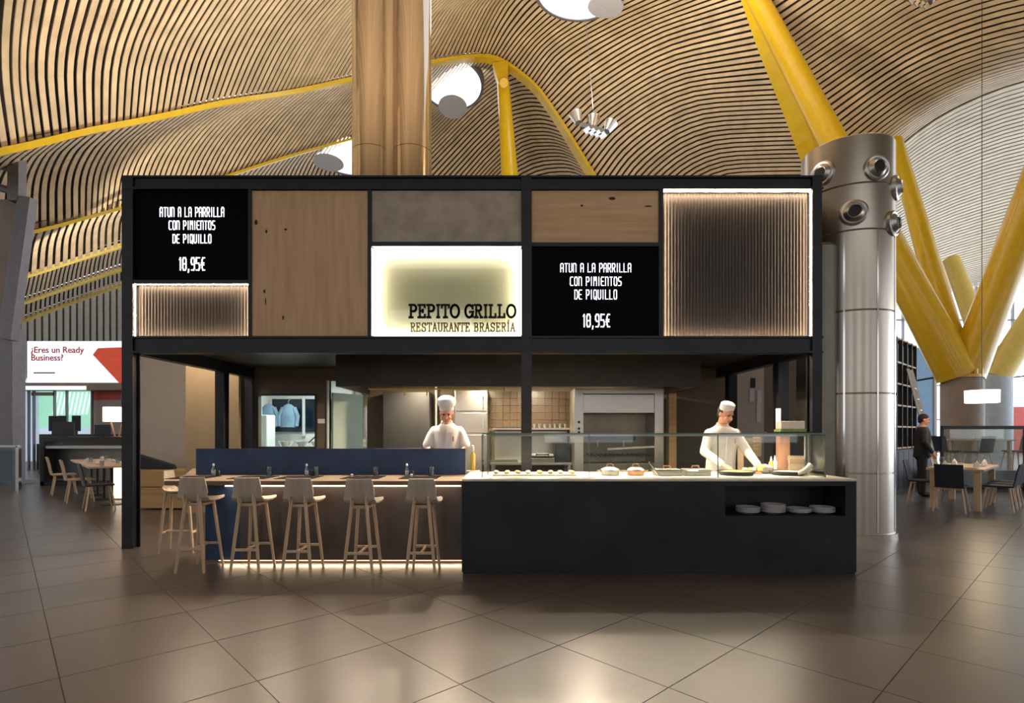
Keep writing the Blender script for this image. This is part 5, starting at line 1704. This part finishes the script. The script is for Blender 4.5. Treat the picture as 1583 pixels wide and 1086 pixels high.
tl = thing('dining_table', 'long pale wooden table with black pedestal legs at the far left', 'table', (-8.62, 11.52, 0), PI / 2 - ANG + PI / 2)
MB().box(-1.55, 2.1, -.38, .38, .715, .75).build('table_top', M['legwood'], tl, bevel=.006)
for k in range(4):
    x = -1.3 + 1.05 * k
    MB().cyl((x, 0, .02), (x, 0, .715), .03, n=12).build('post', M['black'], tl, smooth='auto')
    MB().lathe([(.22, 0), (.22, .012), (.04, .03)], (x, 0, 0), 24).build('base', M['black'], tl, smooth='auto')
tm = Matrix.Translation(tl.location) @ rzmat(tl.rotation_euler.z)
for k in range(12):
    p = tm @ Vector((-1.4 + .30 * k, (-.2 if k % 2 else .16), .75))
    if k % 3 == 0:
        o = MB().lathe([(.03, 0), (.036, .1), (.034, .1), (.028, .006), (0, .006)], (0, 0, 0), 12).build('tumbler', M['tumbler'], smooth='auto')
        tag(o, 'glass standing on the long left dining table, %s from the kiosk' % ('first', 'second', 'third', 'fourth')[k // 3], 'glass', 'glasses on the left table')
    elif k % 3 == 1:
        o = MB().box(-.15, .15, -.11, .11, 0, .004).build('placemat', M['redwood'])
        tag(o, 'brown placemat laid on the long left dining table, %s from the kiosk' % ('first', 'second', 'third', 'fourth')[k // 3], 'placemat', 'placemats on the left table')
    else:
        o = MB().lathe([(0, .0), (.03, .0), (.05, .03), (.02, .06), (0, .07)], (0, 0, 0), 10).build('napkin', M['cloth'], smooth='auto')
        tag(o, 'folded white napkin on the long left dining table, %s from the kiosk' % ('first', 'second', 'third', 'fourth')[k // 3], 'napkin', 'napkins on the left table')
    o.location = p
    o.rotation_euler = (0, 0, tl.rotation_euler.z)

gp = thing('glow_panel', 'warm lit upright panel under the table beside the left post', 'light panel', (px(181, 11.3), 11.3, 0))
MB().box(-.12, .25, 0, .06, 0, .72).build('casing', M['legwood'], gp)
MB().box(-.11, .24, -.008, 0, .03, .66).build('lit_face', M['shade'], gp)

DK = 14.2
dk = thing('service_desk', 'dark service desk with white shelf left of the kiosk', 'desk', (0, 0, 0))
MB().box(px(62, DK), px(200, DK), DK, DK + .6, pz(682, DK), pz(675, DK)).build('top', M['dark'], dk)
MB().box(px(62, DK), px(68, DK), DK, DK + .6, 0, pz(682, DK)).build('side', M['dark'], dk)
MB().box(px(194, DK), px(200, DK), DK, DK + .6, 0, pz(682, DK)).build('side', M['dark'], dk)
MB().box(px(68, DK), px(194, DK), DK + .05, DK + .6, pz(693, DK), pz(689, DK)).build('shelf', M['white'], dk)
MB().box(px(68, DK), px(194, DK), DK + .4, DK + .45, .15, pz(693, DK)).build('back_sheet', M['stainless_dk'], dk)
MB().box(px(62, DK), px(200, DK), DK, DK + .6, 0, .1).build('foot_rail', M['dark'], dk)
for x, w2, h2, lb in ((84, .28, .36, 'left'), (146, .22, .28, 'right')):
    t = thing('monitor', 'black monitor on the service desk, %s one' % lb, 'monitor', (px(x, DK), DK + .3, pz(675, DK)), group='monitors on the service desk')
    MB().box(-w2, w2, -.02, .02, .04, .04 + h2).build('screen', M['black'], t, bevel=.008)
    MB().cyl((0, 0, .01), (0, 0, .05), .03, n=10).build('stand', M['black'], t)
    MB().box(-.1, .1, -.07, .07, 0, .012).build('foot', M['black'], t)
lm = thing('table_lamp', 'table lamp with cream drum shade and forked wooden legs on the service desk', 'lamp', (px(172, DK), DK + .2, pz(675, DK)))
MB().lathe([(.30, .40), (.30, .78), (.295, .78), (.295, .40), (.30, .40)], (0, 0, 0), 28).build('lamp_shade', M['shade'], lm, smooth='auto')
for s in (-1, 1):
    MB().tube([(s * .05, 0, 0), (s * .16, 0, .42)], .018, 8).build('leg', M['redwood'], lm)
MB().cyl((-.29, 0, .6), (.29, 0, .6), .008, n=6).build('spider', M['chrome'], lm)
MB().box(-.09, .09, -.05, .05, 0, .02).build('base', M['redwood'], lm)

BS = 19.82
sg2 = thing('advert_sign', 'glowing white advert board with red question text at the far left', 'sign', (px(115, BS), BS, pz(594, BS)))
X0, X1, Z1 = px(42, BS) - sg2.location.x, px(205, BS) - sg2.location.x, pz(527, BS) - sg2.location.z
MB().box(X0, X1, 0, .15, 0, Z1).build('face', M['signlit'], sg2)
ar = MB()
ap = [(px(144, BS), pz(548, BS)), (px(152, BS), pz(538, BS)), (px(205, BS), pz(536, BS)), (px(205, BS), pz(593, BS)), (px(186, BS), pz(593, BS))]
ar.add([Vector((a - sg2.location.x, -.02, c - sg2.location.z)) for a, c in ap] + [Vector((a - sg2.location.x, 0, c - sg2.location.z)) for a, c in ap],
       [(0, 1, 2, 3, 4), (9, 8, 7, 6, 5)] + [(i, (i + 1) % 5, 5 + (i + 1) % 5, 5 + i) for i in range(5)])
ar.build('red_tag', M['redlit'], sg2)
MB().box(px(52, BS) - sg2.location.x, px(85, BS) - sg2.location.x, -.006, 0, pz(577, BS) - sg2.location.z, pz(575, BS) - sg2.location.z).build('small_print', M['grey_metal'], sg2)


def text_mesh(txt, size, material, parent, loc_, name='text_line'):
    cu = bpy.data.curves.new('txt', 'FONT')
    cu.body = txt
    cu.size = size
    cu.extrude = .004
    cu.offset = size * .010
    o = bpy.data.objects.new('txt', cu)
    COL.objects.link(o)
    dg = bpy.context.evaluated_depsgraph_get()
    me = bpy.data.meshes.new_from_object(o.evaluated_get(dg))
    bpy.data.objects.remove(o)
    me.materials.clear(); me.materials.append(material)
    r_ = bpy.data.objects.new(name, me)
    COL.objects.link(r_)
    r_.parent = parent
    r_.location = loc_
    r_.rotation_euler = (PI / 2, 0, 0)
    return r_


text_mesh('¿Eres un Ready', .315, M['red'], sg2, (px(48, BS) - sg2.location.x, -.012, pz(545, BS) - sg2.location.z))
text_mesh('Business?', .315, M['red'], sg2, (px(48, BS) - sg2.location.x, -.012, pz(557, BS) - sg2.location.z))

sh = thing('shop_unit', 'lit shop front with green graphic under the white advert board', 'shop', (0, 0, 0))
MB().box(px(22, 20), px(220, 20), 19.8, 20.4, pz(603, 20), pz(592, 20)).build('fascia', M['concrete_pil'], sh)
MB().box(px(42, 20), px(140, 20), 19.78, 19.8, pz(603, 20), pz(597, 20)).build('light_strip', M['signlit'], sh)
MB().box(px(60, 20.4), px(140, 20.4), 20.4, 20.45, pz(660, 20.4), pz(604, 20.4)).build('green_graphic', M['greenlit'], sh)
for k in range(9):
    x = 82 + 6.4 * k
    MB().beam(at(x, 640, 20.38), at(x + 7, 606, 20.38), .06, .01, (0, 1, 0)).build('graphic_stripe', M['signlit'], sh)
MB().box(px(22, 20.4), px(60, 20.4), 20.4, 20.45, .3, pz(604, 20.4)).build('glass_bay', M['bluelit'], sh)
for x in (42, 50, 82, 101, 140, 187):
    MB().box(px(x, 20.2), px(x + 1.6, 20.2), 20.2, 20.3, 0, pz(600, 20.2)).build('mullion', M['grey_metal'], sh)
MB().box(px(48, 20.2), px(84, 20.2), 20.2, 20.3, pz(611, 20.2), pz(606, 20.2)).build('door_head', M['concrete_pil'], sh)
MB().box(px(140, 20.4), px(220, 20.4), 20.4, 20.5, pz(618, 20.4), pz(603, 20.4)).build('maroon_band', M['red'], sh)
MB().box(px(140, 20.4), px(220, 20.4), 20.4, 20.5, .9, pz(618, 20.4)).build('wall_panel', M['beige_wall'], sh)
MB().box(px(60, 20.4), px(220, 20.4), 20.3, 20.5, 0, .95).build('stall_riser', M['dark'], sh)
for x, D_, lb in ((82, 18.6, 'left'), (96, 18.4, 'middle'), (118, 18.2, 'right, largest')):
    t = thing('computer_terminal', 'dark terminal on the far counter under the advert board, %s' % lb, 'computer', (px(x, D_), D_, 1.32), group='terminals on the far counter')
    MB().box(-.14, .14, -.03, .03, .1, .62).build('screen', M['navy'], t, bevel=.02)
    MB().cyl((0, 0, 0), (0, 0, .12), .04, n=8).build('stand', M['dark'], t)
tag(MB().box(px(72, 18.4), px(205, 18.4), 18.1, 18.8, 0, 1.32).build('far_counter', M['dark'], bevel=.01), 'dark counter in front of the lit shop at the far left', 'counter')

# grey mast at the left edge
ms = thing('steel_mast', 'grey metal mast with slanted fin cut by the left edge', 'mast', (px(8, 14.5), 14.5, 0))
L = lambda x, y, dy=0.0: at(x, y, 14.5 + dy) - ms.location
MB().box(px(-8, 14.5) - ms.location.x, px(19, 14.5) - ms.location.x, 0, .4, 0, pz(505, 14.5)).build('lower_post', M['grey_metal'], ms, bevel=.01)
MB().beam(L(13, 525), L(43, 306), .34, .25, (0, 1, 0)).build('slanted_bar', M['grey_metal'], ms, bevel=.01)
MB().add([L(-30, 308, .1), L(34, 308, .1), L(8, 515, .1), L(-30, 560, .1), L(-30, 308, .2), L(34, 308, .2), L(8, 515, .2), L(-30, 560, .2)],
         [(0, 1, 2, 3), (7, 6, 5, 4), (0, 4, 5, 1), (1, 5, 6, 2), (2, 6, 7, 3), (3, 7, 4, 0)]).build('fin_panel', M['concrete_pil'], ms)
MB().beam(L(26, 312), L(27, 200), .30, .25, (0, 1, 0)).build('upper_post', M['grey_metal'], ms, bevel=.01)
MB().beam(L(24, 205), L(25, 178), .2, .2, (0, 1, 0), .04, .1).build('tip', M['grey_metal'], ms)
for y in (203, 262, 296):
    MB().tube([L(-40, y - 14), L(0, y - 6), L(22, y)], .10, 8).build('arm', M['grey_metal'], ms, smooth='auto')
MB().box(px(-30, 14.5) - ms.location.x, px(26, 14.5) - ms.location.x, -.3, .6, 0, .10).build('foot_plate', M['grey_metal'], ms)
gb = thing('glass_barrier', 'low glass barrier with steel post at the left edge of the hall', 'barrier', (px(28, 13.4), 13.4, 0))
MB().box(-2.0, 0, 0, .02, .08, 1.02).build('pane', M['glass_blue'], gb)
MB().box(-.04, .04, -.03, .05, 0, 1.05).build('post', M['chrome'], gb)
MB().box(-2.0, 0, -.03, .05, 1.02, 1.07).build('rail', M['chrome'], gb)

# far glazing, left
wl = MB().box(-62, -10, 62, 62.2, 0, 12).build('window_2', M['bluelit'])
tag(wl, 'distant bluish glazed wall at the far left end of the hall', 'window', kind='structure')
for k in range(14):
    MB().box(-62 + 4 * k, -61.8 + 4 * k, 61.8, 62, 0, 12).build('mullion', M['grey_metal'], wl)

wf = MB().box(-10, 20, 63, 63.2, 0, 24).build('wall_far', M['canopy'])
tag(wf, 'distant brown end wall of the hall behind the vaults', 'wall', kind='structure')

# ================================================================== RIGHT BACKGROUND
wr_ = MB().box(20, 66, 45, 45.2, 0, 14).build('window_3', M['day'])
tag(wr_, 'bright daylit glazed wall behind the yellow struts', 'window', kind='structure')
for k in range(15):
    MB().box(20 + 3 * k, 20.12 + 3 * k, 44.8, 45, 0, 14).build('mullion', M['grey_metal'], wr_)
for z in (3.5, 7, 10.5):
    MB().box(20, 62, 44.85, 45, z, z + .12).build('transom', M['grey_metal'], wr_)
wq = MB().box(30, 30.2, 4, 44, 0.0, 7.0).build('window_4', M['day2'])
tag(wq, 'bright glazed side wall at the right end of the hall', 'window', kind='structure')
for k in range(14):
    MB().box(29.9, 30, 4 + 3 * k, 4.12 + 3 * k, 0, 7).build('mullion', M['grey_metal'], wq)
for z in (2.2, 4.6):
    MB().box(29.9, 30, 4, 44, z, z + .1).build('transom', M['grey_metal'], wq)
tag(MB().box(px(1556, 27), 29.5, 27, 27.2, .45, pz(628, 27)).build('red_wall', M['red']), 'red wall panel at the right edge behind the raised tables', 'wall panel')

plat = MB().box(10.9, 34, 13.4, 40, 0, .45).build('platform', M['tile'])
tag(plat, 'raised stone platform with a dark front at the right', 'platform', kind='structure')
MB().box(10.9, 34, 13.37, 13.40, 0, .45).build('platform_front', M['navy'], plat)
pt_ = thing('glass_partition', 'glass partition with dark top rail before the raised tables', 'partition', (10.0, 12.9, 0))
MB().box(.15, 8, 0, .06, 1.46, 1.54).build('top_rail', M['black'], pt_)
for k in range(4):
    MB().box(.2 + 1.95 * k, 2.12 + 1.95 * k, .02, .035, .1, 1.46).build('pane', M['glass'], pt_)
for k in range(5):
    MB().box(.14 + 1.95 * k, .19 + 1.95 * k, .01, .05, 0, 1.46).build('post', M['black'], pt_)

# bookcase
BAY = ('first', 'second', 'third', 'fourth', 'fifth')
bk = thing('bookcase', 'tall dark bookcase with white upper shelves right of the steel column', 'bookcase', (8.5, 12.25, 0), PI / 2 - ANG)
bx_ = lambda *a, n='x', m=M['dark']: MB().box(*a).build(n, m, bk)
bx_(0, 2.5, 0, .4, 0, .98, n='base_cabinet', m=M['dark'])
for k in range(5):
    bx_(.02 + .5 * k, .48 + .5 * k, -.02, 0, .06, .94, n='cabinet_door', m=M['steel_black'])
bx_(0, 2.5, .36, .40, .98, 3.6, n='back_panel', m=M['beige_wall'])
for k in range(6):
    bx_(0 + .49 * k, .04 + .49 * k, 0, .36, .98, 3.6, n='upright', m=M['dark'])
for z in (1.0, 1.5, 2.0, 2.5, 3.0, 3.56):
    bx_(0, 2.5, .01, .36, z, z + .035, n='shelf', m=M['legwood'])
bm_ = Matrix.Translation(bk.location) @ rzmat(PI / 2 - ANG)
for k in range(5):
    o = MB().box(-.19, .19, -.12, .12, 0, .44).build('storage_box', M['black'], bevel=.01)
    o.location = bm_ @ Vector((.265 + .49 * k, .18, 3.036)); o.rotation_euler = (0, 0, PI / 2 - ANG)
    tag(o, 'black storage box on the bookcase top shelf, %s bay from the column' % BAY[k], 'box', 'boxes on the bookcase')
    for z, m_, nm in ((1.536, 'redwood', 'wooden'), (2.036, 'porcelain', 'white'), (1.036, 'black', 'black')):
        if (k + int(z * 2)) % 2:
            o = MB().lathe([(.08, 0), (.11, .08), (.09, .26), (.05, .3), (.06, .34)], (0, 0, 0), 14).build('vase', M[m_], smooth='auto')
            o.location = bm_ @ Vector((.265 + .49 * k, .18, z))
            tag(o, '%s vase on the bookcase in the %s bay from the column' % (nm, BAY[k]), 'vase', 'vases on the bookcase')
ld = thing('ladder', 'white ladder leaning against the tall bookcase', 'ladder', bm_ @ Vector((1.55, -.62, 0)), PI / 2 - ANG)
for s in (0, .36):
    MB().beam((s, 0, 0), (s - .35, .56, 2.9), .035, .06).build('rail', M['porcelain'], ld)
for k in range(9):
    u = .12 + .09 * k
    MB().beam((-.35 * u, .56 * u, 2.9 * u), (.36 - .35 * u, .56 * u, 2.9 * u), .03, .03).build('rung', M['porcelain'], ld)
gw = thing('glass_screen', 'grey blue glass screen wall behind the bookcase', 'screen wall', (px(1400, 18), 18.2, 0))
MB().box(0, 1.1, 0, .05, .05, 4.2).build('pane', M['glass_blue'], gw)
MB().box(0, 1.1, .06, .1, .05, 4.2).build('backing', M['bluelit'], gw)
MB().box(1.08, 1.16, -.04, .08, 0, 4.3).build('edge_frame', M['white'], gw)
MB().beam((.2, -.1, 3.05), (1.0, -.5, 3.2), .03, .06).build('arm', M['dark'], gw)

# front dining table and chairs
P0 = Vector((8.2, 9.5, 0))
tr_ = thing('dining_table', 'oak dining table laid with glasses and napkins at the right', 'table', P0, PI / 2 - ANG)
MB().box(0, 2.0, 0, .82, .70, .745).build('table_top', M['legwood'], tr_, bevel=.006)
for x in (.08, 1.92):
    for y in (.10, .72):
        MB().box(x - .05, x + .05, y - .05, y + .05, 0, .70).build('leg', M['legwood'], tr_, bevel=.006)
tm2 = Matrix.Translation(P0) @ rzmat(PI / 2 - ANG)
for k in range(12):
    p = tm2 @ Vector((.18 + .33 * (k // 2), .2 if k % 2 else .62, .745))
    if k % 3 == 0:
        t = thing('wine_glass', 'stemmed wine glass on the right dining table, %s from the near end' % ('first', 'second', 'third', 'fourth')[k // 3], 'glass', p, group='wine glasses on the right table')
        MB().lathe([(.03, 0), (.03, .004), (.005, .01), (.005, .08)], (0, 0, 0), 14).build('stem', M['tumbler'], t, smooth='auto')
        MB().lathe([(.006, .08), (.036, .12), (.033, .19)], (0, 0, 0), 14).build('bowl', M['tumbler'], t, smooth='auto')
    elif k % 3 == 1:
        o = MB().lathe([(.07, 0), (.11, .012), (.11, .016), (.06, .006), (0, .006)], (0, 0, 0), 18).build('plate', M['porcelain'], smooth='auto')
        o.location = p
        tag(o, 'white plate laid on the right dining table, %s from the near end' % ('first', 'second', 'third', 'fourth')[k // 3], 'plate', 'plates on the right table')
    else:
        o = MB().lathe([(.05, 0), (.04, .06), (0, .12)], (0, 0, 0), 8).build('napkin', M['cloth'], smooth='auto')
        o.location = p
        tag(o, 'peaked white napkin on the right dining table, %s from the near end' % ('first', 'second', 'third', 'fourth')[k // 3], 'napkin', 'napkins on the right table')
ch = make_chair('navy dining chair with its back turned, at the near end of the right table', M['navy'], M['legwood'], 'chairs at the right dining table')
ch.location = P0 + d2 * .41 - d1 * .30; ch.rotation_euler = (0, 0, -ANG)
for k, lb in ((.40, 'nearest the kiosk'), (1.0, 'middle one'), (1.6, 'farthest')):
    o = copy_tree(ch)
    o.location = P0 + d1 * k - d2 * .16; o.rotation_euler = (0, 0, PI / 2 - ANG)
    o['label'] = 'navy chair on the right side of the right table, %s of three' % lb
o = copy_tree(ch)
o.location = P0 + d1 * .7 + d2 * 1.0; o.rotation_euler = (0, 0, PI / 2 - ANG + PI)
o['label'] = 'navy dining chair on the left side of the right table, beside the person in black'

pl = thing('pendant_lamp', 'glowing drum pendant lamp over the right dining table', 'lamp', (px(1518, 10.9), 10.9, pz(622, 10.9)))
MB().lathe([(.275, 0), (.28, .245), (.274, .245), (.27, 0), (.275, 0)], (0, 0, 0), 32).build('lamp_shade', M['shade'], pl, smooth='auto')
MB().cyl((0, 0, .12), (0, 0, 9.3), .006, n=6).build('cord', M['black'], pl)
MB().cyl((-.27, 0, .2), (.27, 0, .2), .005, n=6).build('spider', M['chrome'], pl)
lp = bpy.data.lights.new('pendant_glow', 'POINT'); lp.energy = 35; lp.color = (1, .8, .55); lp.shadow_soft_size = .15
lo = bpy.data.objects.new('pendant_glow', lp); lo.location = (0, 0, .08); COL.objects.link(lo); lo.parent = pl

# raised table behind the partition
t2 = thing('dining_table', 'small oak table on the raised platform behind the glass partition', 'table', (px(1515, 14.4), 14.4, .45), R(10))
MB().box(-.65, .65, -.4, .4, .71, .75).build('table_top', M['legwood'], t2, bevel=.006)
for x in (-.55, .55):
    for y in (-.3, .3):
        MB().box(x - .035, x + .035, y - .035, y + .035, 0, .71).build('leg', M['legwood'], t2)
for x, rz, lb in ((1464, -80, 'left of'), (1571, 80, 'right of'), (1512, 10, 'in front of')):
    o = copy_tree(ch)
    D_ = 14.4 if lb != 'in front of' else 13.72
    o.location = (px(x, D_), D_, .45)
    o.rotation_euler = (0, 0, R(rz))
    o['label'] = 'dining chair on the raised platform, %s the small oak table' % lb
    o['group'] = 'chairs on the raised platform'
for k in range(3):
    o = MB().lathe([(.03, 0), (.036, .1), (.034, .1), (.028, .006), (0, .006)], (0, 0, 0), 12).build('tumbler', M['tumbler'], smooth='auto')
    o.location = (px(1500 + 14 * k, 14.4), 14.35, 1.20)
    tag(o, 'glass on the small oak table of the raised platform, %s one' % ('left', 'middle', 'right')[k], 'glass', 'glasses on the raised table')
